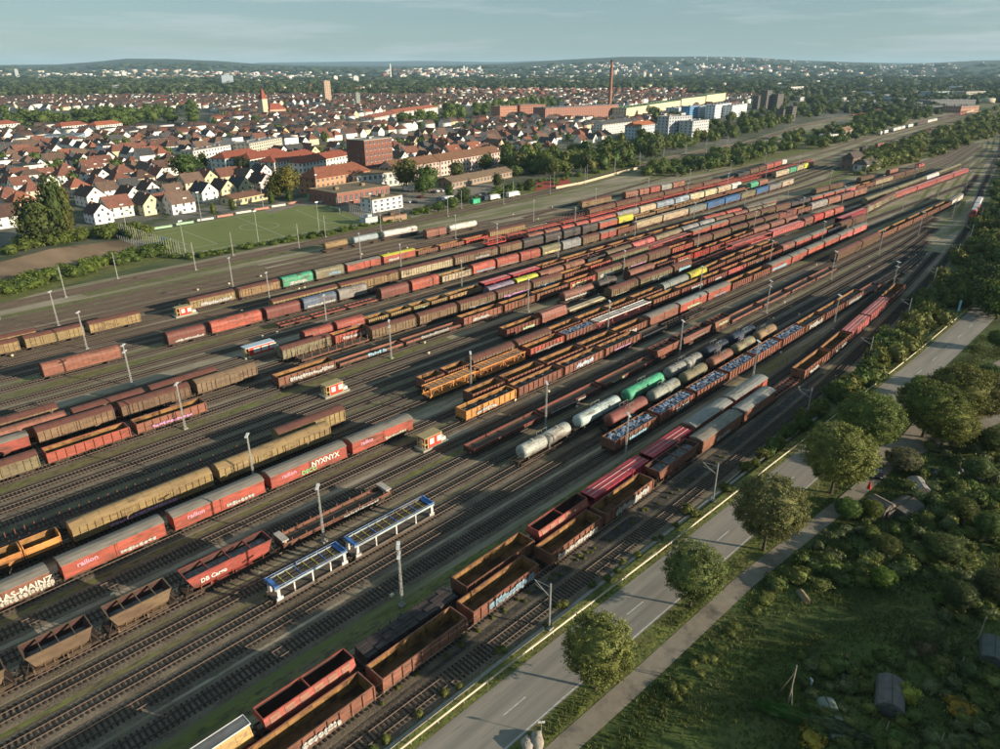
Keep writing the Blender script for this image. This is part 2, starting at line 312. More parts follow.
# the wedge of rough grass between the two bundles of tracks and the wedge under the branch line
poly('wedge_grass', [G(*p) for p in ((800, 200), (845, 178), (862, 172), (885, 170), (920, 160), (960, 149), (985, 137), (1000, 128), (1000, 108), (985, 114), (940, 129), (905, 147), (868, 151), (845, 163))], -.012, GRASS)
poly('wedge_grass', [G(*p) for p in ((640, 181), (700, 170), (760, 162), (820, 150), (860, 131), (820, 128), (760, 150), (700, 156))], -.016, GRASS)
def lane_strip(name, v0, w, u0, u1, z, m, k=.018): ribbon(name, [(u, v0 + (u-100)*k) for u in np.arange(u0, u1+1, 20)], w, z, m)
for v0, w, u0, u1, m, nm in ((140.6, 3.2, -40, 130, MOSS, 'moss_strip'), (65.6, 2.6, -20, 230, MOSS, 'moss_strip'), (77.5, 1.5, -30, 240, SAND, 'service_path'), (72.9, 1.5, -30, 200, SAND, 'service_path'), (82.3, 1.7, -30, 200, MOSS, 'moss_strip'), (92, 1.3, -30, 60, SAND, 'service_path'), (97.6, 1.5, -30, 200, SAND, 'service_path'), (103, 1.2, -30, 90, MOSS, 'moss_strip'), (131.5, 2, -40, 200, SAND, 'service_path'), (126.6, 1.4, -40, 160, MOSS, 'moss_strip'), (136, 1.6, -40, 150, MOSS, 'moss_strip'), (109.9, 3.6, -30, 330, SAND, 'service_path'),
    (122, 2.2, 60, 330, MOSS, 'moss_strip'), (172.8, 3.6, -40, 330, SAND, 'service_path'), (192.6, 2.4, -40, 300, MOSS, 'moss_strip'), (186, 3, -40, 110, MOSS, 'moss_strip'), (230, 4.5, -40, 260, SAND, 'service_path'),
    (246.4, 3.4, -40, 120, MOSS, 'moss_strip'), (252.4, 4, -40, 130, MOSS, 'moss_strip'), (92.3, 1.6, 60, 280, MOSS, 'moss_strip'), (147, 2.2, -30, 140, SAND, 'service_path'), (54.2, 3.4, -10, 170, DARKG, 'dark_gravel'), (206, 3, -40, 130, SAND, 'service_path')):
    lane_strip(nm, v0, w, u0, u1, -.008, m)
for k_ in ('c182', 'c197', 'c6', 'c4', 'c5a', 'c12', 'c15', 'c16', 'c17', 'c13', 'c10'):
    u0 = 470 if k_ not in ('c12', 'c15', 'c16', 'c17', 'c13', 'c10') else 560; u1 = DENSE[k_][0][-1]
    if u1 - u0 > 60: ribbon('grass_strip', [(u, lane(k_, u) + 2.5) for u in np.arange(u0, min(u1, 1400), 15)], 1.7, -.002, GRASS)
for off in (7, 11.5, 16, 22, 28): ribbon('grass_strip', [(u, lane('main', u) + off) for u in np.arange(430, 1000 - off*8, 15)], 1.9, -.001, GRASS)
ribbon('grass_strip', [(u, lerp(LANES['m1'], u) - 4.6) for u in range(60, 620, 20)], 5, -.004, MOSS)
# road, verge, path
RC = [(-60, 42.1), (45, 42.0), (80, 41.3), (130, 40.8), (195, 40.2), (240, 40.6), (290, 41.6), (340, 47), (450, 68), (560, 95)]
def rc(u, off=0): return (u, lerp(RC, u) + off)
us_ = list(range(-60, 561, 10))
poly('meadow', [(-60, -300), (700, -300), (700, 128), (600, 108)] + [rc(u, 0) for u in (450, 340, 285, 240, 200, -60)], -.06, MEAD)
ribbon('road_verge', [rc(u, -5.4) for u in us_[:26]], 4.4, .0, GRASS)
ribbon('road_verge', [rc(u, 4.9) for u in us_], 3.0, .004, GRASS)
ribbon('road', [rc(u) for u in us_], 7.3, .02, ASPH)
ribbon('road_edge_line', [rc(u, -3.4) for u in us_[:20]], .16, .026, LINE)
dash_me = MB().box(-1.9, 1.9, -.07, .07, 0, .004).mesh('lane_dash', [LINE])
rdo = bpy.data.objects[[o.name for o in bpy.data.objects if o.name == 'road'][0]]
for u in range(-4, 300, 12): ob('lane_dash', dash_me, rdo, (*rc(u, -.15), .0245), math.atan2(lerp(RC, u+2)-lerp(RC, u-2), 4))
kerb = MB()
for u in us_[:26]:
    p, q = rc(u, -4.05), rc(u+10, -4.05); kerb.box(p[0], q[0]-.01, p[1]-.09, p[1]+.09, 0, .1)
PATHC = [(-60, 35.4), (42, 34.2), (60, 33.6), (86, 33.1), (100, 32), (115, 30.8), (132, 30), (150, 30.6), (166, 31), (190, 30), (215, 26), (260, 23)]
ribbon('footpath', [(u, lerp(PATHC, u)) for u in range(-60, 261, 8)], 2.7, .03, PATHM)
ribbon('road', [(128, 34), (140, 31), (152, 27), (170, 22), (195, 16), (240, 10)], 5.5, .036, PATHM)
# guard rail along the road
gr = thing('guard_rail', 'long steel guard rail with posts between road and railway hedge', 'guard rail', (0, 0, 0))
b = MB()
for u in range(-40, 250, 8):
    p, q = rc(u, 4.35), rc(u+8, 4.35); b.add([(p[0], p[1], .5), (q[0], q[1], .5), (q[0], q[1]+.06, .66), (p[0], p[1]+.06, .66), (p[0], p[1], .82), (q[0], q[1], .82)], [(0, 1, 2, 3), (3, 2, 5, 4)])
    b.box(p[0], q[0], p[1]+.02, p[1]+.05, .5, .82)
ob('rail_beam', b.mesh('rail_beam', [mat('guard_rail_paint', (.5, .45, .34), .6, .1, .2, .5)]), gr)
pm = MB().box(-.05, .05, -.05, .05, 0, .78).mesh('post', [STEEL])
for u in range(-8, 246, 4): p = rc(u, 4.47); ob('post', pm, gr, (p[0], p[1], 0))
# ribbon of concrete cable troughs beside the main line
tr = MB()
for u in range(-20, 150, 1): tr.box(u+.02, u+.98, 47.6, 48.1, .02, .14+.01*random.random())
ob('cable_trough', tr.mesh('cable_trough', [mat('concrete', (.27, .25, .22), .9, 0, .15, .6)]), kind='structure')
# far side: hedge ground, pitch, brown field, car park
poly('town_ground', [(-300, 296), (30, 290), (110, 300), (160, 290), (200, 286), (280, 304), (364, 316), (476, 334), (605, 354), (698, 360), (969, 420), (1415, 476), (1750, 520), (1750, 2200), (-900, 2200), (-900, 296)], -.075, TOWNG)
poly('brown_field', [G(*p) for p in ((-60, 290), (-60, 268), (0, 262), (50, 249), (120, 240), (142, 247), (152, 257), (125, 266), (80, 275), (40, 282), (0, 288))], -.03, SOIL)
poly('hedge_grass', [G(*p) for p in ((-80, 320), (-80, 294), (0, 284), (80, 272), (125, 263), (150, 254), (135, 245), (183, 250), (300, 232), (375, 217), (480, 195), (560, 180), (640, 160), (650, 168), (560, 186), (480, 204), (400, 226), (300, 242), (200, 252), (100, 276), (0, 304))], -.022, GRASS)
P0, P1, P2, P3 = [Vector((*G(*p), 0)) for p in ((128, 236), (186, 256), (372, 223), (318, 200))]
poly('sports_pitch', [p.xy for p in (P0, P1, P2, P3)], .0, TURF)
def pp(a, b_): return (P1*(1-a) + P2*a)*(1-b_) + (P0*(1-a) + P3*a)*b_
def seg(mb, a, b_, w=.2, z=.012):
    d = (b_-a).normalized(); n = Vector((-d.y, d.x, 0))*w/2
    mb.add([(q.x, q.y, z) for q in (a+n, b_+n, b_-n, a-n)], [(0, 1, 2, 3)])
lm = MB()
M_ = .05
for a, c in (((M_, M_), (1-M_, M_)), ((M_, 1-M_), (1-M_, 1-M_)), ((M_, M_), (M_, 1-M_)), ((1-M_, M_), (1-M_, 1-M_)), ((.5, M_), (.5, 1-M_)),
             ((M_, .2), (.2, .2)), ((M_, .8), (.2, .8)), ((.2, .2), (.2, .8)), ((1-M_, .2), (.8, .2)), ((1-M_, .8), (.8, .8)), ((.8, .2), (.8, .8)),
             ((M_, .35), (.1, .35)), ((M_, .65), (.1, .65)), ((.1, .35), (.1, .65))): seg(lm, pp(*a), pp(*c))
cc = pp(.5, .5)
for i in range(24):
    a1, a2 = 2*PI*i/24, 2*PI*(i+1)/24; seg(lm, cc + Vector((math.cos(a1), math.sin(a1), 0))*9, cc + Vector((math.cos(a2), math.sin(a2), 0))*9)
ob('pitch_lines', lm.mesh('pitch_lines', [LINE]), kind='structure')
poly('car_park', [G(*p) for p in ((400, 205), (412, 218), (478, 203), (520, 192), (500, 183), (440, 186), (405, 190))], -.0105, PATHM)
poly('street', [G(*p) for p in ((268, 214), (300, 206), (335, 205), (330, 197), (300, 198), (262, 206))], .004, PATHM)
poly('sports_court', [G(*p) for p in ((535, 191), (571, 184), (568, 178), (537, 181))], .01, mat('red_court', (.33, .055, .04), .95, 0, .08, .2))
# ------------------------------------------------------------ wagons
# object colours (linear base colours) and their words
C = {'rr': ((.22, .093, .062), 'rust red'), 'dr': ((.17, .055, .042), 'dark red'), 'br': ((.17, .115, .07), 'brown'), 'rd': ((.33, .082, .058), 'red'), 'or': ((.58, .25, .08), 'orange'),
     'gn': ((.06, .3, .17), 'green'), 'gy': ((.24, .24, .22), 'grey'), 'bg': ((.44, .37, .25), 'beige'), 'bl': ((.06, .16, .32), 'blue'), 'ye': ((.5, .47, .06), 'yellow'),
     'pk': ((.42, .11, .1), 'pale red'), 'mg': ((.38, .045, .06), 'crimson'), 'ol': ((.19, .17, .10), 'olive'), 'wh': ((.62, .6, .55), 'white'), 'dk': ((.05, .045, .045), 'blackish'),
     'bz': ((.10, .13, .18), 'slate blue'), 'lv': ((.22, .18, .24), 'lavender grey'), 'nb': ((.02, .035, .06), 'navy blue'), 'br2': ((.42, .05, .035), 'bright red'), 'sb': ((.27, .33, .4), 'silver blue'), 'tn': ((.27, .185, .09), 'tan'), 'lb': ((.36, .42, .44), 'pale blue'), 'lg': ((.36, .36, .33), 'pale grey')}
CACHE = {}
def cached(key, fn):
    if key not in CACHE: CACHE[key] = fn()
    return CACHE[key]
def arc(n, y0, z0, y1, z1, bulge):
    return [(y0 + (y1-y0)*i/n, z0 + (z1-z0)*i/n + bulge*math.sin(PI*i/n)) for i in range(n+1)]
def wheelset(r=.46):
    b = MB(); b.tube((0, -.8, r), (0, .8, r), .08, 5)
    for s in (-1, 1): b.tube((0, s*.7, r), (0, s*.83, r), r, 10)
    return b.mesh('wheelset', [WHEEL])
def bogie_me():
    b = MB()
    for s in (-1, 1):
        b.box(-1.25, 1.25, s*.98-.07, s*.98+.07, .42, .68); b.box(-1.1, -.7, s*1.0-.1, s*1.0+.1, .35, .6); b.box(.7, 1.1, s*1.0-.1, s*1.0+.1, .35, .6); b.box(-.3, .3, s*.98-.12, s*.98+.12, .3, .85)
    b.box(-.25, .25, -.98, .98, .55, .85); return b.mesh('bogie', [UNDER])
def under(L, lod, depth=.28, top=1.15):
    def f():
        b = MB(); b.box(-L/2+.05, L/2-.05, -.35, .35, top-.5, top-.02)
        for s in (-1, 1):
            b.box(-L/2, L/2, s*1.3-.06, s*1.3+.06, top-depth, top-.01)
            b.box(s*L/2-.1, s*L/2+.1, -1.35, 1.35, top-.45, top-.005)
            if lod < 2:
                for e in (-1, 1): b.tube((s*L/2, e*.87, 1.0), (s*(L/2+.58), e*.87, 1.0), .1, 5); b.tube((s*(L/2+.5), e*.87, 1.0), (s*(L/2+.6), e*.87, 1.0), .23, 8)
                b.tube((s*L/2, 0, .95), (s*(L/2+.55), 0, .9), .06, 4)
                b.box(s*1.2-.5, s*1.2+.5, .9, 1.25, .5, top-.1); b.box(s*1.9-.3, s*1.9+.3, -1.2, -.8, .55, top-.15)
        if lod >= 2:
            for s in (-1, 1): b.box(s*(L/2-2.4)-1.3, s*(L/2-2.4)+1.3, -.95, .95, .05, .75)
        return b.mesh('underframe', [UNDER])
    return cached(('und', L, lod, depth, top), f)
def running(L, lod, top=1.15, inset=2.4):
    P = [('underframe', under(L, lod, top=top), (0, 0, 0), [], None)]
    if lod < 2:
        bm = cached('bogie', bogie_me); wm = cached('wheel', wheelset)
        for s in (-1, 1):
            sub = [('wheelset', wm, (e*.9, 0, 0)) for e in (-1, 1)]
            P.append(('bogie', bm, (s*(L/2-inset), 0, 0), sub, None))
    return P
def graffiti(seed, w, h):
    """sprayed tag: a run of overlapping swollen shapes with dark rims and slashes, nothing legible"""
    rnd = random.Random(seed); b = MB(); x = -w/2; k = 0
    def blob(cx, cz, rx, rz, y, m, ph, n=9):
        P = [(cx + math.cos(2*PI*i/n+ph)*rx*rr[i], y, cz + math.sin(2*PI*i/n+ph)*rz*rr[i]) for i in range(n)]; b.add(P, [tuple(range(n))], m)
    while x < w/2 - h*.3:
        cw = h*rnd.uniform(.45, .8); cx = x + cw/2
        for q in range(rnd.choice((1, 2, 2))):
            rr = [rnd.uniform(.62, 1.12) for _ in range(9)]; ph = rnd.random()*3; cz = h*(.5 + (q-.5)*.4*rnd.random()) ; rx, rz = cw*rnd.uniform(.4, .6), h*rnd.uniform(.34, .5)
            blob(cx, cz, rx*1.18, rz*1.14, -.002*k, 1, ph); blob(cx, cz, rx, rz, -.002*k-.001, 0, ph); k += 1
        for q in range(rnd.choice((1, 2, 3))):
            p = Vector((cx + rnd.uniform(-.3, .3)*cw, h*rnd.uniform(.25, .75))); d = Vector((rnd.uniform(-1, 1), rnd.uniform(-1, 1))).normalized()*h*rnd.uniform(.12, .3); n = Vector((-d.y, d.x)).normalized()*h*.035
            b.add([(t.x, -.002*k-.002, t.y) for t in (p+n, p-n, p+d-n*.4, p+d+n*.4)], [(0, 1, 2, 3)], 1)
        k += 1; x += cw*.82
    return b.mesh('graffiti', [GRAF, GRAFD])
GCOL = [(.42, .41, .37)]*4 + [(.3, .29, .26)]*3 + [(.2, .3, .36), (.3, .2, .14), (.45, .5, .58), (.5, .25, .42), (.25, .42, .5), (.4, .5, .3), (.6, .5, .25)]
def add_graffiti(P, L, z, h, y=-1.57, prob=.6, rnd=random):
    if rnd.random() < prob:
        w = min(L*.85, rnd.uniform(5, 13)); k = rnd.randrange(10)
        me = cached(('graf', k, int(w)), lambda: graffiti(k*31+int(w), int(w), h))
        P.append(('graffiti', me, (rnd.uniform(-1, 1)*(L-w)*.35, y, z), [], rnd.choice(GCOL), 0, rnd.uniform(.45, 1.05)))
# open high-sided wagon
def w_op(L, lod, c, o):
    hw, z0, z1 = 1.5, 1.15, 3.15 if 'low' not in o else 2.4; n = 9; P = []
    def side_frame():
        b = MB(); b.box(-L/2, L/2, -.1, .02, z1-.1, z1+.03); b.box(-L/2, L/2, -.07, .02, z0-.02, z0+.12)
        for i in range(n+1): x = -L/2 + .06 + (L-.12)*i/n; b.box(x-.1, x+.1, -.19, -.005, z0-.1, z1-.06)
        if lod >= 1: b.box(-L/2, L/2, 0, .05, z0+.12, z1-.1, 1); b.add([(-L/2, -.004, z0+.12), (L/2, -.004, z0+.12), (L/2, -.004, z1-.1), (-L/2, -.004, z1-.1)], [(0, 1, 2, 3)], 0)
        return b.mesh('side_wall', [PAINT, RUSTIN])
    sf = cached(('opside', L, lod, z1), side_frame)
    pw = (L-.12)/n
    pan = cached(('oppanel', L, z1), lambda: MB().box(-pw/2+.08, pw/2-.08, -.02, .0, z0+.13, z1-.11, 0).box(-pw/2+.02, pw/2-.02, .001, .05, z0+.13, z1-.11, 1).mesh('side_panel', [PAINT, RUSTIN]))
    for s in (-1, 1):
        subs = [('side_panel', pan, (-L/2+.06+pw*(i+.5), 0, 0)) for i in range(n)] if lod == 0 else []
        P.append(('side_wall', sf, (0, s*hw, 0), subs, c, PI if s > 0 else 0))
    def ends():
        b = MB(); b.box(-.05, .05, -hw, hw, z0, z1-.02, 1); b.box(-.07, -.051, -hw+.05, hw-.05, z0+.05, z1-.05, 0); b.box(-.1, .06, -hw, hw, z1-.1, z1+.05, 0)
        for y in (-.9, 0, .9): b.box(-.14, -.06, y-.08, y+.08, z0, z1-.1, 0)
        return b.mesh('end_wall', [PAINT, RUSTIN])
    em = cached(('opend', z1), ends)
    P.append(('end_wall', em, (-L/2+.08, 0, 0), [], c, 0)); P.append(('end_wall', em, (L/2-.08, 0, 0), [], c, PI))
    P.append(('floor', cached(('opfl', L), lambda: MB().box(-L/2+.1, L/2-.1, -hw+.06, hw-.06, z0-.05, z0+.02).mesh('floor', [RUSTFL])), (0, 0, 0), [], None))
    if lod < 2: add_graffiti(P, L, z0+.2, 1.35, -hw-.2, .5)
    return P
def body_box(L, lod, c, style, o):
    z0, ze, zt, hw = 1.05, 3.45, 4.15, 1.42; P = []
    if style == 'sl':
        def f():
            b = MB(); b.prism([(-hw, z0), (hw, z0), (hw, ze)] + arc(6, hw, ze, -hw, ze, zt-ze-.05)[1:], -L/2+.1, L/2-.1, 0)
            n = int(L/1.15)
            for s in (-1, 1):
                for i in range(n+1): x = -L/2+.16 + (L-.32)*i/n; b.box(x-.085, x+.085, s*hw-.15, s*hw+.15, z0, ze-.06)
                b.box(-L/2+.1, L/2-.1, s*hw-.09, s*hw+.09, z0-.06, z0+.1); b.box(-L/2+.1, L/2-.1, s*hw-.08, s*hw+.08, ze-.16, ze-.04)
            return b.mesh('body', [PAINT])
        def rf():
            n = 6; b = MB(); b.sheet(arc(n, -hw-.12, ze-.02, hw+.12, ze-.02, zt-ze), -L/2, L/2)
            if lod < 2:
                k = int(L/2.3)
                for i in range(1, k): x = -L/2 + L*i/k; b.sheet(arc(n, -hw-.13, ze, hw+.13, ze, zt-ze+.03), x-.04, x+.04)
            return b.mesh('roof', [ROOFP])
        P.append(('body', cached(('slb', L), f), (0, 0, 0), [], c)); P.append(('roof', cached(('slr', L, lod), rf), (0, 0, 0), [], o.get('roof', (.12, .05, .038))))
        if lod < 2:
            dm = cached('sldoor', lambda: MB().box(-1.3, 1.3, -.03, 0, z0+.1, ze-.2).box(-1.3, -1.2, -.1, 0, z0+.1, ze-.2).box(1.2, 1.3, -.1, 0, z0+.1, ze-.2).box(-.05, .05, -.08, 0, z0+.1, ze-.2).box(-1.2, 1.2, -.06, 0, 2.2, 2.3).mesh('door', [PAINT]))
            for s in (-1, 1): P.append(('door', dm, (s*L*.12, -hw-.065, 0), [], tuple(x*.9 for x in c)))
    else:
        def f():
            b = MB(); b.prism([(-hw, z0), (hw, z0), (hw, ze)] + arc(4, hw, ze, -hw, ze, .3)[1:], -L/2+.1, L/2-.1, 0)
            b.box(-.09, .09, -hw-.1, hw+.1, z0, ze); b.box(-L/2+.1, L/2-.1, -hw-.08, hw+.08, z0-.08, z0+.08)
            for s in (-1, 1): b.box(s*(L/2-.16)-.07, s*(L/2-.16)+.07, -hw-.06, hw+.06, z0, ze)
            return b.mesh('body', [PAINT])
        P.append(('body', cached(('rbb', L), f), (0, 0, 0), [], c))
        P.append(('roof', cached(('rbr', L), lambda: MB().prism(arc(4, hw+.15, ze+.02, -hw-.15, ze+.02, .42) + [(-hw-.15, ze-.07), (hw+.15, ze-.07)], -L/2, L/2).mesh('roof', [ROOFP])), (0, 0, 0), [], o.get('roof', (.2, .18, .15))))
        if lod < 2:
            q = L/2-.5
            dm = cached(('rbdoor', L), lambda: MB().box(-q/2, q/2, -.05, 0, z0+.12, ze-.12).box(-q/2, q/2, -.075, 0, z0+.12, z0+.2).box(-q/2, q/2, -.075, 0, ze-.2, ze-.12).mesh('door', [PAINT]))
            for s in (-1, 1): P.append(('door', dm, (s*(L/4), -hw, 0), [], c)); P.append(('door', dm, (s*(L/4), hw+.05, 0), [], c))
    if lod < 2: add_graffiti(P, L, z0+.12, 1.3, -hw-(.19 if style == 'sl' else .09), .62)
    return P
def w_sl(L, lod, c, o): return body_box(L, lod, c, 'sl', o)
def w_rb(L, lod, c, o): return body_box(L, lod, c, 'rb', o)
def w_cx(L, lod, c, o):
    def f():
        b = MB(); b.box(-L/2+.15, L/2-.15, -1.25, 1.25, 1.2, 3.95); n = int(L/.9)
        for i in range(n+1): x = -L/2+.25 + (L-.5)*i/n; b.box(x-.08, x+.08, -1.31, 1.31, 1.25, 3.88)
        return b.mesh('container', [PAINT])
    return [('container', cached(('cx', L), f), (0, 0, 0), [], c), ('deck', cached(('cxd', L), lambda: MB().box(-L/2, L/2, -1.4, 1.4, 1.02, 1.18).mesh('deck', [PAINT])), (0, 0, 0), [], (.2, .07, .04))]
def w_hd(L, lod, c, o):
    hw = 1.42; prof = [(-hw, 1.0), (hw, 1.0), (hw, 2.9), (hw*.93, 3.45), (hw*.72, 3.85), (hw*.38, 4.08), (0, 4.15), (-hw*.38, 4.08), (-hw*.72, 3.85), (-hw*.93, 3.45), (-hw, 2.9)]
    if 'pitch' in o: prof = [(-hw, 1.0), (hw, 1.0), (hw, 2.7), (hw*.55, 3.9), (-hw*.55, 3.9), (-hw, 2.7)]
    nseg = max(2, round(L/5)); sl = (L-.3)/nseg
    def f():
        b = MB(); b.prism(prof, -sl/2, sl/2, 0)
        for i in range(5 if lod < 2 else 2):
            k = 4 if lod < 2 else 1
            x = -sl/2 + .08 + (sl-.16)*i/k; b.prism([(y*1.025, 2.4 + (z-2.4)*1.02) for y, z in prof], x-.045, x+.045, 0)
        return b.mesh('hood', [PAINT])
    hm = cached(('hd', L, lod, 'pitch' in o), f); P = []
    for i in range(nseg): P.append(('hood', hm, (-L/2+.15+sl*(i+.5), 0, 0), [], c))
    if lod < 2:
        P.append(('end_wall', cached('hdend', lambda: MB().prism([(y*1.04, z+.04) for y, z in prof], -.06, .06).box(-.15, .15, -.9, -.75, 1.2, 3.6).box(-.15, .15, .75, .9, 1.2, 3.6).mesh('end_wall', [PAINT])), (-L/2+.08, 0, 0), [], tuple(x*.6 for x in c)))
        P.append(('end_wall', CACHE['hdend'], (L/2-.08, 0, 0), [], tuple(x*.6 for x in c))); add_graffiti(P, L, 1.15, 1.15, -hw-.05, .6)
    return P
def w_tk(L, lod, c, o):
    R = 1.38; zc = 2.62; nb = 2 if 'two' in o else 1; P = []; bl = (L-1.2)/nb
    def f():
        b = MB(); h = bl/2 - .1
        b.lathe([(-h, .3), (-h+.1, .85), (-h+.3, 1.2), (-h+.55, R), (h-.55, R), (h-.3, 1.2), (h-.1, .85), (h, .3)], 0, zc, 18 if lod < 2 else 10)
        for i in range(4): x = -h+.7 + (2*h-1.4)*i/3; b.lathe([(x-.06, R+.025), (x+.06, R+.025)], 0, zc, 18 if lod < 2 else 10)
        return b.mesh('barrel', [PAINT], False)
    bm = cached(('tk', L, lod, nb), f)
    for i in range(nb): P.append(('barrel', bm, (-L/2+.6+bl*(i+.5), 0, 0), [], c))
    if lod < 2:
        for i in range(nb):
            x = -L/2+.6+bl*(i+.5)
            P.append(('manhole', cached('mh', lambda: MB().tube((0, 0, zc+R-.05), (0, 0, zc+R+.25), .33, 10).box(-1.4, 1.4, -.45, -.38, zc+R-.02, zc+R+.05).mesh('manhole', [PLAIN])), (x, 0, 0), [], tuple(v*.8 for v in c)))
        def sd_():
            b = MB()
            b.prism([(-1.2, 1.15), (1.2, 1.15), (1.1, 1.9), (.5, 1.35), (-.5, 1.35), (-1.1, 1.9)], -.2, .2); return b.mesh('saddle', [UNDER])
        for s in (-1, 1): P.append(('saddle', cached('sad', sd_), (s*(L/2-2.2), 0, 0), [], None))
        def lad():
            b = MB()
            for y in (-.2, .2): b.tube((y, -1.45, 1.1), (y, -1.35, 3.2), .03, 4); b.tube((y, -1.35, 3.2), (y, -.5, 4.1), .03, 4)
            for i in range(8): b.box(-.2, .2, -1.46, -1.43, 1.3+i*.25, 1.33+i*.25)
            for s in (-1, 1): b.box(-1.5, 1.5, s*.75-.02, s*.75+.02, 4.55, 4.6); [b.box(x-.02, x+.02, s*.75-.02, s*.75+.02, 3.85, 4.55) for x in (-1.5, 0, 1.5)]
            return b.mesh('ladder', [STEEL])
        P.append(('ladder', cached('lad', lad), (0, 0, 0), [], None)); add_graffiti(P, L, 1.4, .9, -1.42, .4)
    return P
def w_lo(L, lod, c, o):
    def f():
        b = MB(); h = 1.75
        for s in (-1, 1):
            b.box(-L/2, L/2, s*1.42-.04, s*1.42+.04, 1.16, h); n = 8
            for i in range(n+1): x = -L/2+.08+(L-.16)*i/n; b.box(x-.07, x+.07, s*1.47-.06, s*1.47+.06, .95, h+.04)
            b.box(s*(L/2-.05)-.05, s*(L/2-.05)+.05, -1.37, 1.37, 1.16, h-.05); b.box(-L/2, L/2, s*1.42-.07, s*1.42+.07, h-.08, h+.01)
        return b.mesh('low_side', [PAINT])
    P = [('low_side', cached(('lo', L), f), (0, 0, 0), [], c), ('deck', cached(('lod', L), lambda: MB().box(-L/2+.1, L/2-.1, -1.37, 1.37, 1.1, 1.2).mesh('deck', [WOOD])), (0, 0, 0), [], None)]
    if lod < 2: add_graffiti(P, L, 1.15, .5, -1.56, .5)
    if 'ends' in o:
        em = cached('stend', lambda: MB().box(-.08, .08, -1.4, 1.4, 1.2, 2.3).box(-.2, .2, -1.3, -1.1, 1.1, 2.2).box(-.2, .2, 1.1, 1.3, 1.1, 2.2).box(-.55, .55, -1.45, 1.45, 2.1, 2.35).mesh('end_wall', [PAINT]))
        for s in (-1, 1): P.append(('end_wall', em, (s*(L/2-.5), 0, 0), [], (.42, .38, .33)))
        sm = cached('stakes', lambda: MB().box(-.06, .06, -.05, .05, 1.7, 2.3).mesh('stake', [PAINT]))
        for i in range(8):
            for s in (-1, 1): P.append(('stake', sm, (-L/2+1.6+(L-3.2)*i/7, s*1.45, 0), [], c))
    return P
def w_cv(L, lod, c, o):
    hw = 1.45
    low = cached(('cvl', L), lambda: MB().prism([(-hw, 1.0), (hw, 1.0), (hw, 2.1), (-hw, 2.1)], -L/2+.1, L/2-.1).box(-L/2, L/2, -hw-.06, hw+.06, 2.02, 2.12).mesh('body', [PAINT]))
    def up():
        b = MB(); pr = [(-hw, 2.13), (hw, 2.13), (hw, 3.0), (.8, 3.95), (-.8, 3.95), (-hw, 3.0)]; b.prism(pr, -L/2+.1, L/2-.1)
        for i in range(int(L/1.6)+1): x = -L/2+.2+(L-.4)*i/int(L/1.6); b.prism([(y*1.03, 2.6+(z-2.6)*1.02) for y, z in pr], x-.07, x+.07)
        return b.mesh('side_panel', [PAINT])
    return [('body', low, (0, 0, 0), [], c), ('side_panel', cached(('cvu', L), up), (0, 0, 0), [], (.4, .25, .08)),
            ('roof', cached(('cvr', L), lambda: MB().box(-L/2, L/2, -.78, .78, 4.0, 4.08).mesh('roof', [ROOFP])), (0, 0, 0), [], (.16, .16, .16)),
            ('roof_edge', cached(('cve', L), lambda: MB().box(-L/2, L/2, -.86, -.78, 3.98, 4.14).box(-L/2, L/2, .78, .86, 3.98, 4.14).box(L/2, L/2+.08, -.86, .86, 3.98, 4.14).mesh('roof_edge', [PLAIN])), (0, 0, 0), [], (.6, .6, .58))]
def w_st(L, lod, c, o):
    P = [('deck', cached(('std', L), lambda: MB().box(-L/2, L/2, -1.42, 1.42, 1.06, 1.2, 0).mesh('deck', [WOOD])), (0, 0, 0), [], None),
         ('frame', cached(('stf', L), lambda: MB().box(-L/2, L/2, -1.5, -1.43, .95, 1.24).box(-L/2, L/2, 1.43, 1.5, .95, 1.24).mesh('frame', [PAINT])), (0, 0, 0), [], c)]
    sm = cached('stake', lambda: MB().box(-.07, .07, -.06, .06, 1.1, 2.75).box(-.1, .1, -.08, .08, 1.1, 1.5).mesh('stake', [PAINT]))
    n = 9 if lod < 2 else 6
    for i in range(n):
        for s in (-1, 1): P.append(('stake', sm, (-L/2+.5+(L-1)*i/(n-1), s*1.5, 0), [], c))
    if 'timber' in o: P.append(('timber_load', cached(('tim', L), lambda: timber(L)), (0, 0, 0), [], None))
    if 'ends' in o:
        em = cached('stend', lambda: MB().box(-.08, .08, -1.4, 1.4, 1.2, 2.3).box(-.2, .2, -1.3, -1.1, 1.1, 2.2).box(-.2, .2, 1.1, 1.3, 1.1, 2.2).box(-.55, .55, -1.45, 1.45, 2.1, 2.35).mesh('end_wall', [PAINT]))
        for s in (-1, 1): P.append(('end_wall', em, (s*(L/2-.5), 0, 0), [], (.42, .38, .33)))
    return P
def timber(L):
    b = MB(); n = 9
    for i in range(n):
        x = -L/2+.3 + (L-.6)*i/n
        for j in range(4): b.box(x, x+(L-.6)/n-.08, -1.34+j*.67, -1.34+j*.67+.63, 1.2, 2.55 + ((i*7+j*5) % 4)*.05)
    return b.mesh('timber_load', [mat('dark_timber', (.045, .036, .036), .95, 0, .35, 1.5, (.075, .06, .055), (.45, .6), (.3, 3, 1))])
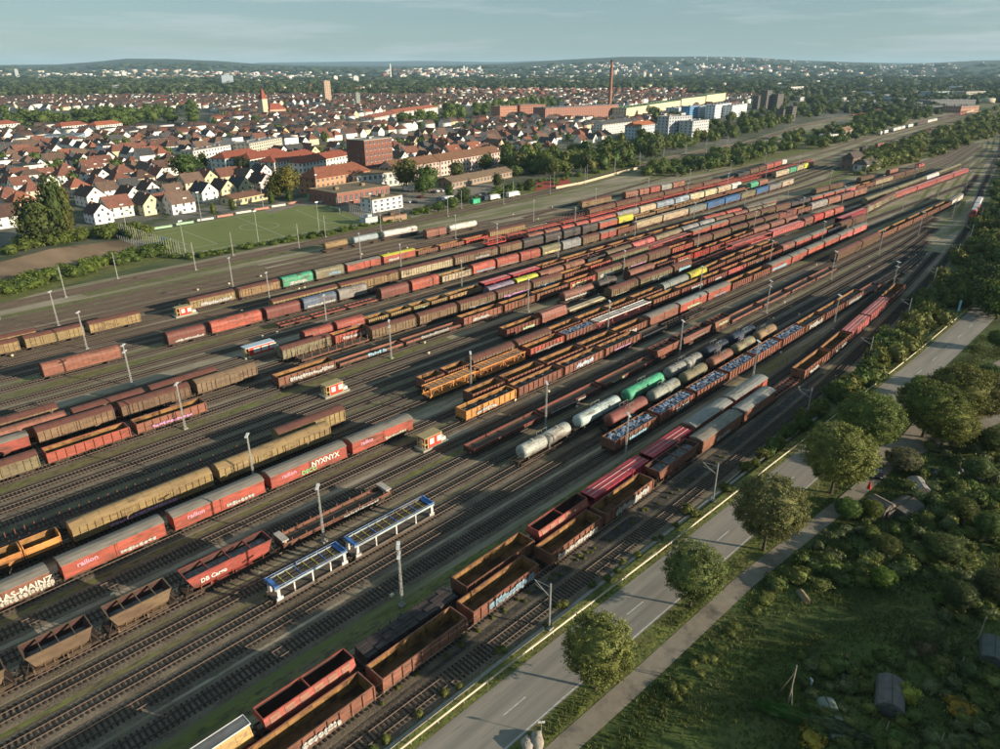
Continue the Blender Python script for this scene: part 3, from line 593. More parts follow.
def w_fl(L, lod, c, o):
    def f():
        b = MB(); b.box(-L/2, L/2, -1.4, -1.15, .98, 1.2); b.box(-L/2, L/2, 1.15, 1.4, .98, 1.2); n = int(L/1.5)
        for i in range(n+1): x = -L/2+.1+(L-.2)*i/n; b.box(x-.1, x+.1, -1.15, 1.15, 1.0, 1.17)
        return b.mesh('deck', [PAINT])
    P = [('deck', cached(('fl', L), f), (0, 0, 0), [], c)]
    if 'load' in o: P.append(('load_board', cached(('fld', L), lambda: MB().box(-L/2+.4, L/2-.4, -.9, .9, 1.21, 1.7).mesh('load_board', [PAINT])), (0, 0, 0), [], (.45, .38, .25)))
    return P
def w_dk(L, lod, c, o):
    zt = 2.95; topc = o.get('top', c)
    def low():
        b = MB(); b.box(-L/2, L/2, -1.4, 1.4, .85, .98)
        for s in (-1, 1): b.box(-L/2, L/2, s*1.42-.05, s*1.42+.05, .75, 1.15)
        return b.mesh('lower_deck', [PAINT])
    def up():
        b = MB(); b.box(-L/2+.2, L/2-.2, -1.3, 1.3, zt-.06, zt, 2 if 'plank' in o else 0)
        for s in (-1, 1): b.box(-L/2, L/2, s*1.4-.06, s*1.4+.06, zt-.16, zt+.16, 0); b.box(-L/2+.3, L/2-.3, s*.62-.12, s*.62+.12, zt+.004, zt+.05, 2 if 'plank' in o else 1)
        n = int(L/1.25)
        for i in range(n): x = -L/2+.5+(L-1)*i/(n-1); b.box(x-.06, x+.06, -1.3, 1.3, zt+.004, zt+.09, (3 + (i % 3 == 0)) if 'plank' in o else (1 if i % 2 else 0))
        return b.mesh('upper_deck', [PAINT, mat('deck_grid', (.3, .22, .16), .8), WOOD, mat('wheel_bar_yellow', (.45, .38, .06), .6), mat('wheel_bar_blue', (.1, .2, .42), .6)])
    P = [('lower_deck', cached(('dkl', L), low), (0, 0, 0), [], (.13, .11, .09) if 'plank' in o else c), ('upper_deck', cached(('dku', L, 'plank' in o), up), (0, 0, 0), [], topc)]
    if o.get('closed'):
        def cl():
            b = MB(); n = int(L/2.2)
            for s in (-1, 1):
                b.add([(-L/2, s*1.5, 1.0), (L/2, s*1.5, 1.0), (L/2, s*1.44, zt), (-L/2, s*1.44, zt)], [(0, 1, 2, 3)])
                for i in range(n+1): x = -L/2+.1+(L-.2)*i/n; b.box(x-.08, x+.08, s*1.5-.08, s*1.5+.08, .9, zt+.1)
            return b.mesh('side_wall', [PAINT])
        P.append(('side_wall', cached(('dkc', L), cl), (0, 0, 0), [], tuple(x*.9 for x in c)))
        P.append(('roof', cached(('dkcr', L), lambda: MB().box(-L/2, L/2, -1.46, 1.46, zt+.1, zt+.2).mesh('roof', [PAINT])), (0, 0, 0), [], topc))
        P.append(('roof_strip', cached(('dkcs', L), lambda: MB().box(-L/2, L/2, -.55, -.42, zt+.2, zt+.28).box(-L/2, L/2, .42, .55, zt+.2, zt+.28).mesh('roof_strip', [PLAIN])), (0, 0, 0), [], (.5, .3, .28)))
    pm = cached('dkpost', lambda: MB().box(-.11, .11, -.06, .06, .95, zt-.1).mesh('post', [PAINT]))
    for x in (-L/2+.4, -L/4, 0, L/4, L/2-.4):
        for s in (-1, 1): P.append(('post', pm, (x, s*1.38, 0), [], o.get('post', c)))
    if lod < 2:
        bm = cached('dkbrace', lambda: MB().tube((-1.4, 0, 1.1), (0, 0, zt-.15), .07, 4).tube((1.4, 0, 1.1), (0, 0, zt-.15), .07, 4).mesh('brace', [PAINT]))
        for x in (() if 'plank' in o else (-L/2+1.9, L/2-1.9) if 'slim' in o else (-L/2+1.9, 0, L/2-1.9)):
            P.append(('brace', bm, (x, -1.4, 0), [], o.get('post', c)))
            P.append(('brace', bm, (x, 1.4, 0), [], o.get('post', c)))
        def rl():
            b = MB()
            for s in (-1, 1):
                b.box(-L/2, L/2, s*1.45-.03, s*1.45+.03, zt+.42, zt+.5); n = int(L/1.6)
                for i in range(n+1): x = -L/2+L*i/n; b.box(x-.03, x+.03, s*1.45-.03, s*1.45+.03, zt+.1, zt+.45)
            return b.mesh('railing', [PAINT])
        if 'plank' in o:
            ef = cached('dkef', lambda: MB().box(-.15, .15, -1.45, -1.05, .9, zt-.1).box(-.15, .15, 1.05, 1.45, .9, zt-.1).box(-.5, .5, -1.5, -1.3, 1.0, 1.5).mesh('end_frame', [PAINT])); et = cached('dket', lambda: MB().box(-.7, .1, -1.4, 1.4, zt+.1, zt+.2).box(-.12, .1, -1.4, 1.4, zt+.2, zt+.5).mesh('end_plate', [PAINT]))
            for s in (-1, 1): P.append(('end_frame', ef, (s*(L/2-.6), 0, 0), [], (.6, .6, .58))); P.append(('end_plate', et, (s*(L/2-.15), 0, 0), [], (.05, .17, .45), 0 if s > 0 else PI))
        if 'rail' in o: P.append(('railing', cached(('dkr', L), rl), (0, 0, 0), [], (.2, .28, .45)))
    return P
def w_ho(L, lod, c, o):
    zt, hw = 3.75, 1.5; big = 'big' in o
    def bod():
        b = MB(); xt, xb = L/2-.45 if not big else L/2-.2, L/2-(2.2 if not big else 1.2)
        T = .07
        def ring(x, z, y): return [(-x, -y, z), (x, -y, z), (x, y, z), (-x, y, z)]
        if big: lev = [(xb, 1.15, 1.2), (xt-.5, 1.9, 1.45), (xt, 2.6, 1.52), (xt, 3.75, 1.1)]
        else: lev = [(xb-.3, 1.05, .8), (xb+.3, 1.4, 1.2), (xt-.75, 1.95, hw), (xt, zt, hw)]
        for sgn, m in ((0, 0), (1, 1)):
            V = []
            for x, z, y in lev: V += ring(x - sgn*T, z + (sgn*.02 if z == lev[0][1] else 0), y - sgn*T)
            b.add(V, [(k*4+i, k*4+(i+1) % 4, k*4+4+(i+1) % 4, k*4+4+i) for k in range(len(lev)-1) for i in range(4)], m)
        x, z, y = lev[-1]
        for s in (-1, 1): b.box(-x, x, s*y-.07, s*y+.07, z-.06, z+.05); b.box(s*x-.07, s*x+.07, -y, y, z-.05, z+.06)
        for k in ((-x/2, 0, x/2) if not big else (0,)): b.box(k-.06, k+.06, -y, y, z-.3, z+.02)
        for k in range(5):                                              # side stiffeners
            xx = -xb + 2*xb*k/4
            if not big: b.box(xx-.05, xx+.05, -hw-.05, -hw+.02, 1.2, 1.95)
        return b.mesh('hopper_body', [PAINT, mat('hopper_inside', (.07, .035, .03), .9)])
    P = [('hopper_body', cached(('ho', L, big), bod), (0, 0, 0), [], c)]
    if big and lod < 2:
        d = math.atan2(.42, 1.15); bp = cached('bigpan', lambda: MB().add([(-.62, -1.44, 2.8), (.62, -1.44, 2.8), (.62, -1.18, 3.6), (-.62, -1.18, 3.6), (-.62, -1.5, 2.8), (.62, -1.5, 2.8), (.62, -1.24, 3.6), (-.62, -1.24, 3.6)], [(4, 5, 6, 7), (0, 1, 5, 4), (3, 2, 6, 7), (0, 4, 7, 3), (1, 5, 6, 2)]).mesh('side_panel', [PAINT]))
        for i in range(6): P.append(('side_panel', bp, (-L/2+1.5+(L-3)*i/5, 0, 0), [], (.3, .14, .09)))
    if not big:
        P.append(('load', cached(('hol', L, 'full' in o), lambda: heap(L-1.6, 2.6, 2.75 if 'full' in o else 2.35, .4, 5, 'hopper_load', (.13, .125, .12), (.22, .215, .21))), (0, 0, 0), [], None))
        def plat():
            b = MB(); b.box(-L/2, -L/2+.9, -1.4, 1.4, 1.16, 1.22)
            for s in (-1,):
                for y in (-1.2, 1.2): b.tube((s*(L/2-.15), y, 1.2), (s*(L/2-.9), y, 3.1), .06, 4); b.tube((s*(L/2-1.0), y, 1.2), (s*(L/2-.9), y, 3.2), .06, 4)
                b.tube((s*(L/2-.1), -1.2, 2.1), (s*(L/2-.1), 1.2, 2.1), .04, 4)
            return b.mesh('platform', [UNDER])
        for e in (0, PI): P.append(('platform', cached(('hop', L), plat), (0, 0, 0), [], None, e))
        if lod < 2:
            for s in (-1, 1): P.append(('chute', cached('chute', lambda: MB().box(-1.3, 1.3, -1.35, -.7, .75, 1.15).box(-1.5, -1.3, -1.4, -.7, .7, 1.5).mesh('chute', [PAINT])), (s*1.9, 0, 0), [], c))
    if lod < 2: add_graffiti(P, L*.7, 2.3 if not big else 1.35, .7, -hw-.09, .35)
    return P
def heap(L, Wd, z, h, seed, m='coal_load', col=(.06, .058, .055), col2=(.12, .12, .125)):
    rnd = random.Random(seed); b = MB(); nx, ny = 22, 6
    V = [(-L/2+L*i/nx, -Wd/2+Wd*j/ny, z + h*(math.sin(PI*j/ny)**.6)*(.55+.45*math.sin(i*1.35+seed))*(.7+.5*rnd.random())) for i in range(nx+1) for j in range(ny+1)]
    b.add(V, [(i*(ny+1)+j, (i+1)*(ny+1)+j, (i+1)*(ny+1)+j+1, i*(ny+1)+j+1) for i in range(nx) for j in range(ny)])
    return b.mesh('load', [mat(m, col, .95, 0, .3, 3, col2, (.5, .6))])
def scrap(L, Wd, z, seed):
    rnd = random.Random(seed); b = MB()
    for i in range(230):
        x, y = rnd.uniform(-L/2, L/2), rnd.uniform(-Wd/2, Wd/2); s = rnd.uniform(.15, .42); zz = z + rnd.uniform(-.3, .12)
        b.box(x-s, x+s, y-s*.6, y+s*.6, zz-.12, zz+.12+rnd.random()*.15, rnd.choice((0, 0, 1, 2)), rnd.uniform(0, 3))
    b.box(-L/2, L/2, -Wd/2, Wd/2, z-.6, z-.05, 2)
    return b.mesh('scrap', [mat('scrap_pale', (.25, .3, .37), .6, 0, .3, 2), mat('scrap_blue', (.1, .17, .3), .6, 0, .3, 2), mat('scrap_dark', (.1, .11, .14), .8, 0, .3, 2)])
def w_lc(L, lod, c, o):
    P = [('body', cached(('lc', L), lambda: MB().prism([(-1.35, 1.1), (1.35, 1.1), (1.35, 3.3), (1.0, 3.7), (-1.0, 3.7), (-1.35, 3.3)], -L/2, L/2).box(-L*.12, L*.12, -1.5, 1.5, 1.1, 4.2).mesh('body', [PAINT])), (0, 0, 0), [], c),
         ('window', cached(('lcw', L), lambda: MB().box(-L*.1, L*.1, -1.53, 1.53, 3.0, 3.8).mesh('window', [GLASS])), (0, 0, 0), [], None)]
    return P
def w_tb(L, lod, c, o):
    def f():
        b = MB()
        for k in (-1, 1):
            x0, x1 = (k-1)*L/4*1.0+.15, (k+1)*L/4-.15
            for s in (-1, 1): b.add([(x0, s*1.5, 3.1), (x1, s*1.5, 3.1), (x1-.3, s*1.1, 1.25), (x0+.3, s*1.1, 1.25)], [(0, 1, 2, 3)], 0); b.box(x0, x1, s*1.5-.06, s*1.5+.06, 3.02, 3.14, 0); b.add([(x0, s*1.44, 3.1), (x1, s*1.44, 3.1), (x1-.3, s*1.04, 1.25), (x0+.3, s*1.04, 1.25)], [(0, 1, 2, 3)], 1)
            for x in (x0, x1): b.prism([(-1.1, 1.25), (1.1, 1.25), (1.5, 3.1), (1.1, 3.5), (0, 3.65), (-1.1, 3.5), (-1.5, 3.1)], x-.06, x+.06, 0)
            b.box(x0, x1, -1.1, 1.1, 1.2, 1.3, 1)
        return b.mesh('tub', [PAINT, RUSTIN])
    return [('tub', cached(('tb', L), f), (0, 0, 0), [], c)]
TYPES = {'op': (w_op, 'open_wagon', 'open wagon', 14.5), 'sl': (w_sl, 'box_wagon', 'slatted box wagon', 15), 'rb': (w_rb, 'sliding_wall_wagon', 'sliding wall wagon', 16), 'cx': (w_cx, 'container_wagon', 'container wagon', 14), 'hd': (w_hd, 'hood_wagon', 'hooded wagon', 12),
         'tk': (w_tk, 'tank_wagon', 'tank wagon', 15), 'lo': (w_lo, 'low_side_wagon', 'low sided wagon', 17), 'st': (w_st, 'stake_wagon', 'stake wagon', 18), 'fl': (w_fl, 'flat_wagon', 'flat wagon', 16), 'dk': (w_dk, 'car_carrier_wagon', 'double deck car carrier', 24),
         'ho': (w_ho, 'hopper_wagon', 'hopper wagon', 12), 'lc': (w_lc, 'locomotive', 'locomotive', 14), 'cv': (w_cv, 'sliding_wall_wagon', 'wagon with yellow sides', 16), 'tb': (w_tb, 'tub_wagon', 'tub wagon', 16)}
WLIST = []
def wagon(k, u0, u1, typ, colc, o, label, group, parts_extra=None):
    fn, nm, tw, _ = TYPES[typ]; Lr = u1 - u0 - 1.25
    if Lr < 3: Lr = 3
    Lq = round(Lr*2)/2; uc = (u0+u1)/2; vc = lane(k, uc); d = dist(uc, vc)
    lod = 0 if d < 150 else (1 if d < 300 else 2)
    c = C[colc][0]; jit = random.uniform(.82, 1.15); c = tuple(min(1, x*jit*random.uniform(.95, 1.05)) for x in c)
    P = fn(Lq, lod, c, o); top = 1.15
    if typ == 'ho' and 'big' in o: pass
    P += running(Lq, lod, .9 if typ == 'dk' else 1.1)
    rz = lane_ang(k, uc)
    root = thing(nm, label, typ == 'lc' and 'locomotive' or 'railway wagon', (uc, vc, .28), rz, group)
    for p in P:
        n_, me, loc, subs, cc_ = p[:5]
        q = ob(n_, me, root, loc, p[5] if len(p) > 5 else 0, cc_)
        if len(p) > 6: q.scale = (1, 1, p[6])
        for sn, sme, sloc in subs: ob(sn, sme, q, sloc, 0, cc_)
    if parts_extra: parts_extra(root, Lq)
    WLIST.append((typ, d)); return root, Lq
def solve_u(k, x, z, side=1.5, lo=-60, hi=1500):
    for _ in range(50):
        m = (lo+hi)/2
        if PX(m, lane(k, m)-side, z)[0] < x: lo = m
        else: hi = m
    return lo
EXTRA = {}
def T(k, z, desc, spec, group=None):
    """a train: x positions (in the survey photograph) of the wagon ends, wagon codes between them"""
    toks = spec.split(); cur = None; pend = []; seq = []
    for t in toks:
        try: x = float(t)
        except ValueError: pend.append(t); continue
        u = solve_u(k, x, z, 1.5)
        if cur is not None and pend and pend != ['_']:
            n = len(pend)
            for i, w in enumerate(pend):
                if w != '_': seq.append((cur + (u-cur)*i/n, cur + (u-cur)*(i+1)/n, w))
        cur = u; pend = []
    res = []
    for i, (a, b_, w) in enumerate(seq):
        q = w.split(':'); typ, colc = q[0], q[1]; o = {}
        for e in q[2:]:
            if '=' in e: kk, vv = e.split('='); o[kk] = C[vv][0]
            else: o[e] = 1
        tw = TYPES[typ][2]
        if typ == 'dk' and colc in ('mg', 'pk') and 'top' not in o: o['closed'] = 1
        if typ == 'cx' and colc == 'bl': pass
        if 'pitch' in o: tw = 'ridged hood wagon'
        if typ == 'ho' and 'big' in o: tw = 'large hopper wagon'
        if typ == 'st' and 'ends' in o: tw = 'stake wagon with end walls'
        lab = f"{C[colc][1]} {tw}, {ORD[i]} from the left in {desc}"
        if len(lab.split()) > 16: lab = f"{C[colc][1]} {tw}, {ORD[i]} from left in {desc}"
        if len(lab.split()) > 16: lab = ' '.join(f"{C[colc][1].split()[-1]} {' '.join(tw.split()[-2:])}, {ORD[i]} from left, {desc}".split())
        res.append((*wagon(k, a, b_, typ, colc, o, lab, group or desc.replace('the ', 'wagons of the ', 1), EXTRA.get((k, i, desc))), o, w))
    for i, (r, Lq, o, w) in enumerate(res):
        if 'scrap' in o or 'coal' in o or 'bales' in o:
            if 'scrap' in o: me = cached(('scrap', Lq, i % 3), lambda: scrap(Lq-.7, 2.5, 2.85, i)); nm, lb = 'scrap_heap', 'blue and white scrap metal'
            else: me = cached(('coal', Lq, i % 3), lambda: heap(Lq-.4, 2.8, 2.2, .7, i)); nm, lb = 'coal_heap', 'dark grey bulk load'
            t = thing(nm, f"{lb} in {ORD[i]} wagon, {desc}", 'wagon load', r.location, r.rotation_euler[2], 'loads in open wagons', me)
    return res
def text_part(txt, size, loc, col, parent, bold=False, wid=1.0):
    key = ('txt', txt, size, wid)
    def f():
        cu = bpy.data.curves.new('t', 'FONT'); cu.body = txt; cu.size = size; cu.align_x = 'CENTER'; cu.extrude = 0.0; cu.offset = .03 if bold else .012; cu.resolution_u = 2
        o = bpy.data.objects.new('t', cu); COL.objects.link(o); dg = bpy.context.evaluated_depsgraph_get(); dg.update()
        me = bpy.data.meshes.new_from_object(o.evaluated_get(dg)); bpy.data.objects.remove(o); me.name = 'lettering'
        me.materials.clear(); me.materials.append(GRAF); return me
    me = cached(key, f); q = ob('lettering', me, parent, loc, 0, col); q.rotation_euler = (PI/2, 0, 0); q.scale = (wid, 1, 1); return q
def rem_graf(root):
    for ch in [c for c in root.children if c.name.startswith('graffiti')]: bpy.data.objects.remove(ch)
YS = -1.55
D31 = 'the red sliding wall train at lower left'
def ex_railion(nm2=None, col2=(.62, .6, .55), y=YS):
    def f(root, Lq):
        rem_graf(root); text_part('railion', 1.15, (-Lq*.27, y, 2.15), (.62, .3, .38), root, True)
        if nm2:
            text_part(nm2, 1.15, (-Lq*.02, y-.03, 1.2), col2, root, True); 
        else:
            kk = 20 + int(Lq*10 + root.location.x) % 9; me = cached(('graf', kk, 6), lambda: graffiti(kk*7, 6, 1.2)); gg = ob('graffiti', me, root, (Lq*.2, y, 1.15), 0, random.choice([(.42, .41, .36), (.3, .38, .42), (.38, .36, .25)])); gg.scale = (random.uniform(.7, 1.05), 1, random.uniform(.5, .95))
    return f
def ex_ultras(root, Lq):
    rem_graf(root); text_part('ULTRAS-MAINZ', 1.35, (Lq*.12, YS-.02, 1.95), (.62, .58, .48), root, True)
    me = cached(('graf', 5, 8), lambda: graffiti(163, 8, 1.05)); ob('graffiti', me, root, (Lq*.2, YS, 1.1), 0, (.42, .4, .32))
EXTRA[('c19', 0, D31)] = ex_ultras
EXTRA[('c19', 1, D31)] = ex_railion(None)
EXTRA[('c19', 2, D31)] = ex_railion(None)
D21 = 'the brown hopper train at lower left'
def ex_cargo(root, Lq):
    rem_graf(root); text_part('DB Cargo', .95, (-Lq*.2, -1.6, 2.25), (.6, .58, .54), root, True)
EXTRA[('c21', 3, D21)] = ex_cargo
def ex_ny(root, Lq):
    ex_railion('DECO', (.2, .5, .22))(root, Lq); text_part('NYXNYX', 1.5, (Lq*.2, YS-.02, 2.0), (.66, .64, .56), root, True, .95)
EXTRA[('c19', 3, D31)] = ex_ny
EXTRA[('c19', 4, D31)] = ex_railion(None)
# --- the trains, nearest first
T('a30', 3.2, 'the open wagon train beside the road', '150 op:rr 255 op:rr 378 op:rr 468.6 op:rr 541', 'open wagons beside the road')
T('a30', 1, 'the front train beside the railway hedge', '547.6 op:rr 602.5 op:rr 654 ho:rr:full 700 rb:rr 742 rb:rr:roof=gy 775', 'wagons beside the railway hedge')
T('a29', 3.2, 'the second train from the road', '140 cv:mg 259 ho:rd:big 361 st:dk:timber 463 op:rr 536 ho:rd:big 592 dk:mg 651 dk:mg 694 rb:rr:roof=gy 733.5 rb:rd:roof=gy 769', 'wagons of the second train from the road')
T('a30', 1, 'the short train before the curve', '770 fl:dr 801.5 op:rr 829 op:rr 850 dk:pk 869 dk:pk 889 op:rr 904')
T('c24', 1, 'the scrap train in the middle right', '612 op:rr:scrap 657 op:rr:scrap 694.5 op:rr:scrap 727 op:rr:scrap 755 op:rr:scrap 781 op:rr:scrap 804 op:rr:coal 824 op:rr:coal 844 op:rr:coal 863')
T('c24', 1, 'the flat wagons before the curve', '853 lo:dr 881 fl:dk 901 fl:dk 923')
T('c23', 1, 'the tank train beside the scrap wagons', '609 tk:dr 652 tk:gy 684 tk:ol 711 tk:rr 736 tk:ol 758 tk:tn 779')
T('c22', 1, 'the tank train with a green tank', '520 tk:lg:two 577 tk:lb 626 tk:gn 668.6 tk:gy:two 706 tk:nb 732 tk:nb 758')
T('c22', .9, 'the pair of double deck car carriers at lower left', '273 dk:lb:post=wh:rail:slim:plank 352 dk:lb:post=wh:rail:slim:plank 438')
T('c21', 1, 'the brown hopper train at lower left', '-60 ho:br 21 ho:br 106 ho:br 182 ho:rd:full 281 lo:rr:ends 394')
T('c21', 1, 'the low wagon train in the middle', '472 lo:dr 545 lo:dr 603 lo:dr 654 ho:rr 680 ho:rr 712 ho:rr 731 lo:rr 763 lo:rr 791 lo:rr 816 lo:rr 837')
T('c20', 1, 'the train behind the orange open wagon', '464 op:or:coal 517 op:rr:coal 563 op:rr:coal 604 op:rr:coal 641 lo:dk 668 fl:dk 688 fl:dk 708')
T('c19', 1, D31, '-52 rb:rr 59 rb:rd 172 rb:rd 269 rb:rd 350 rb:rd 416')
T('c19', 3.2, 'the open wagon train left of centre', '470 op:rr 506 op:rr 545 op:rr 584 op:rr 618 op:rr 648')
T('c19', 1, 'the red box train right of centre', '648.4 rb:rr 679 rb:rd:roof=gy 707 rb:rd 731 op:rr 752 op:rr 770 rb:rd 791 rb:rd 807 rb:rd 824 rb:rd 839 rb:pk 853 rb:pk 867')
T('c18', 1, 'the yellowish slatted train at left', '-20 tb:or 70 sl:tn:roof=tn 218 sl:tn:roof=tn 334')
T('c17', 1.2, 'the stake wagons behind the slatted train', '-40 st:dr 60 st:dr 150 st:dr 262 ', )
T('c17', 3.4, 'the short piece behind the slatted train', '276 sl:tn 347')
T('c18', 1, 'the long train behind the orange car carriers', '428 dk:or 478 dk:or 527 _ 529 op:rd 564.6 op:rr:scrap 597 dk:pk:top=wh 652 op:rr 680 op:dr 706.6 op:dr 727 op:pk 746 op:rr 764 op:dr 782 hd:rr 795 rb:rd 811.5 rb:rd 826.6 op:nb 840 sl:br 852 sl:br 866')
T('c25', 1, 'the separate train in the far right yard', '836 sl:br 861.6 sl:br 880.5 op:rr op:rr op:rr op:rr op:rr 950.5 rb:wh 962')
T('c17', 3.3, 'the brown roofed train left of centre', '422 op:rr 446 op:rr 471 sl:br 516.5 sl:br 553 op:rr 581 op:rr 610 op:rr 636 op:rr 663 hd:gy 690 hd:ye 708 op:rr 726 op:rr 744 op:rr 762 op:rr 778')
T('c17', 1, 'the pink deck train in the far yard', '840 dk:mg 866 sl:bg 881 sl:bg 896 dk:pk dk:pk dk:pk dk:pk 968')
T('c16', 1, 'the train with a ridged red hood', '505 op:dr 540.5 hd:rr:pitch 569 fl:ol:load 608 _ 610 sl:br 639 sl:ol 673 sl:rr 692 fl:dr 712 fl:dr 732 dk:pk:top=pk 772 dk:pk 804 hd:dr 813.5 hd:br2 824 hd:rd 834 hd:rd 844')
T('c16', 1, 'the olive roofed train in the far yard', '866 sl:ol:roof=ol 898 sl:ol:roof=ol 926 hd:wh 939 sl:ol:roof=ol 960')
T('c15', 1, 'the train behind a rusty tank wagon', '562 tk:rr 597 tk:dk 620 _ 629 hd:rr 655.6 op:dr:coal 676 op:rd 693 op:br2 709 op:rd 724 op:rd 738 op:rr 753 hd:rr 770 hd:rr 785 hd:rr 798')
T('c13', 1, 'the graffiti covered train at left', '-45 sl:ol 45 op:rd 135 op:rr 210')
T('c13', 1, 'the rust red train above the moss strip', '276.5 op:rr 338 lo:rr 405 lo:rr 462 op:rr 503 op:rr 535.7 op:rr 568.6 op:rd 596 sl:ol 623 sl:br 648 sl:br 671 op:rd 693 sl:br 712.5 sl:br 731 sl:br 748 sl:br 764 sl:br 779 lc:dr 797 op:rr 811 hd:gy 828 hd:rr 841 hd:rr 854 hd:rr 867')
T('c12', 1, 'the brown slatted train at left', '-55 rb:rd 36 sl:br 120 sl:br 195 sl:br:roof=br 261')
T('c12', 1, 'the long slatted train above the low wagons', '300 st:rr 371 sl:br 418 sl:br 459 sl:br 497 sl:br 532 sl:br 563 op:rr 589 op:rd 611 sl:ol 649 dk:pk:top=pk 692 rb:rd 711 rb:rd 729 sl:br 745.6 sl:br 760.6 sl:br 775.6 sl:br 791 lc:dk 811 rb:rd 823 rb:rd 834.5 rb:rd 845 rb:pk 856 op:rr 865 op:rr 875 sl:bg 893 sl:br 905 sl:br 915 sl:ol 925')
T('c158', 3.4, 'the covered train behind the brown slatted one', '-40 hd:rr 70 sl:br 148 sl:br 220')
T('c158', 1, 'the train behind the stake wagon', '281 sl:ol 334 op:rd 371')
T('c158', 3.4, 'the purple and yellow hood train', '488 hd:lv 516 hd:ye 540 hd:rr 565 hd:rr 586 ho:dk 607 hd:br 633 hd:pk 656 hd:ol 683 hd:gy 700 hd:gy 716 hd:br 735 hd:rr 749 hd:ol 763 hd:ol 777')
T('c10', 3.4, 'the train at the far left of the yard', '-50 sl:br 61')
T('c10', 3.4, 'the train led by a red hooded wagon', '303 hd:rd 335 hd:rd 367 op:tn:low 389 op:tn:low 412 op:tn:low 430 op:tn:low 448 op:tn:low 483 dk:mg 512 dk:mg 541 op:rr 565 op:rr 594 op:rr 612 op:rr 631 op:rr 652 op:rr 670 op:rr 686 op:rr 705 hd:rd 727 hd:rd 743 _ 747 rb:rd 763 rb:rd 777.5 _ 816 sl:br 830 sl:br 844 _ 861 sl:br 875 _ 890 hd:rr 899')
T('c182', 1.1, 'the low red flat wagons left of centre', '279 fl:rd 313 fl:rd 347 fl:rd 379')
T('c182', 1, 'the red hood and blue container train', '380 hd:dr 411 hd:rd 441 op:bg 472.5 hd:rd 496.5 hd:rd 520 hd:rd 541.5 hd:ol 562 hd:gy 582 sl:br 600 rb:rd 617 op:rr 636 cx:bg 663 cx:bg 689 cx:gy 707 cx:bl 725 cx:bl 741 cx:ol 756 cx:bl 769 cx:gy 782 cx:bg 794')
T('c189', 1, 'the siding at left of the yard', '42 hd:rr 125')
T('c189', 1, 'the red hood train beside the relay hut', '167 hd:dr 208.5 _ 210 hd:rd 265 hd:dr 303 hd:bz 338.5 hd:gy 369 lo:br 381')
T('c197', 1, 'the train below the green hood wagon', '272 sl:tn 340 sl:tn 400 sl:bg 454 sl:br 499 sl:br 523 hd:dk 544.5 hd:dk 563 hd:dk 581.6 hd:dk 599 rb:rd 618 hd:ye 634 op:br:low 656 op:br:low 675 op:br:low 706 lo:rr 728 lo:rr 750 hd:gn 759 hd:rr 768')
T('c203', 3, 'the rust hood train in the far yard', '528 hd:rr 545 hd:rr 562 hd:rd 576 hd:rd 590 hd:rd 617 hd:gy 640 hd:bg 657 hd:sb 675 hd:sb 690 hd:bg 705 hd:bg 718 hd:bg 732 hd:wh 742 _ 776 hd:bg 790 hd:gn 797 hd:bg 804 hd:ye 810 hd:rd 814')
T('c6', 1.3, 'the long bright red deck train', '487 dk:br2 507 dk:br2 527 dk:br2 562 dk:br2 589 dk:br2 617 dk:br2 640 dk:br2 663 dk:br2 694 dk:br2 717 dk:br2 741 dk:br2 760 dk:br2 778 dk:br2 795 dk:br2 813.5')
T('c4', 1, 'the brown box train at the far left', '-45 sl:tn 24 sl:tn 88 sl:tn 144')
T('c4', 1, 'the train with the green hood wagon', '188.5 sl:tn 238 sl:tn 282 hd:gn 315 hd:ol 346 rb:rd 382.5 rb:rd:roof=ye 417 op:rr:low 439 op:rr:low 465 op:br2:low 489 sl:tn 526 fl:bg 552 st:rd 570 st:rd 588.6 sl:br 616 sl:br 641 sl:br 664 sl:br 684 sl:br 703 sl:br 721 lo:rd 738 lc:dk 750 sl:br 759 sl:br 766 hd:rd 774 hd:rd 782 hd:wh 787')
T('c1b', 3.4, 'the outermost siding at far left', '-60 sl:tn 39')
T('c5b', 1, 'the short train before the white tank', '425.8 hd:rr 448 tk:wh 480')
T('c5b', 1, 'the short train before the yellow weeds', '581 sl:tn 612 _ 625 hd:rr 639 hd:rr 650 hd:rd 661 hd:gy 672.6 hd:rr 685')
T('c5a', 1, 'the tank train beside the sports pitch', '323 tk:tn 352 tk:lb 382 tk:wh 421')
print('wagons', len(WLIST))
# ------------------------------------------------------------ lamp masts, catenary masts, huts
def mast_me(h):
    b = MB(); w0, w1 = .16, .08
    for sx in (-1, 1):
        for sy in (-1, 1): b.tube((sx*w0, sy*w0, 0), (sx*w1, sy*w1, h), .035, 4)
    n = int(h/.62)
    for i in range(n):
        z = h*i/n; z2 = h*(i+1)/n; w = w0+(w1-w0)*i/n; w2 = w0+(w1-w0)*(i+1)/n
        b.box(-w, w, -w-.02, w+.02, z, z+.05); s = 1 if i % 2 else -1
        b.tube((-w*s, -w, z), (w2*s, -w2, z2), .025, 3); b.tube((-w, w*s, z), (-w2, -w2*s, z2), .025, 3)
    return b.mesh('lattice_pole', [STEEL])
headm = MB().box(-.85, -.15, -.24, .24, -.08, .1).box(.15, .85, -.24, .24, -.08, .1).box(-.2, .2, -.06, .06, -.15, -.02).mesh('lamp_head', [mat('lamp_housing', (.6, .62, .62), .5)])
basem = MB().box(-.45, .45, -.45, .45, 0, .25).mesh('foot', [mat('concrete', (.27, .25, .22))])
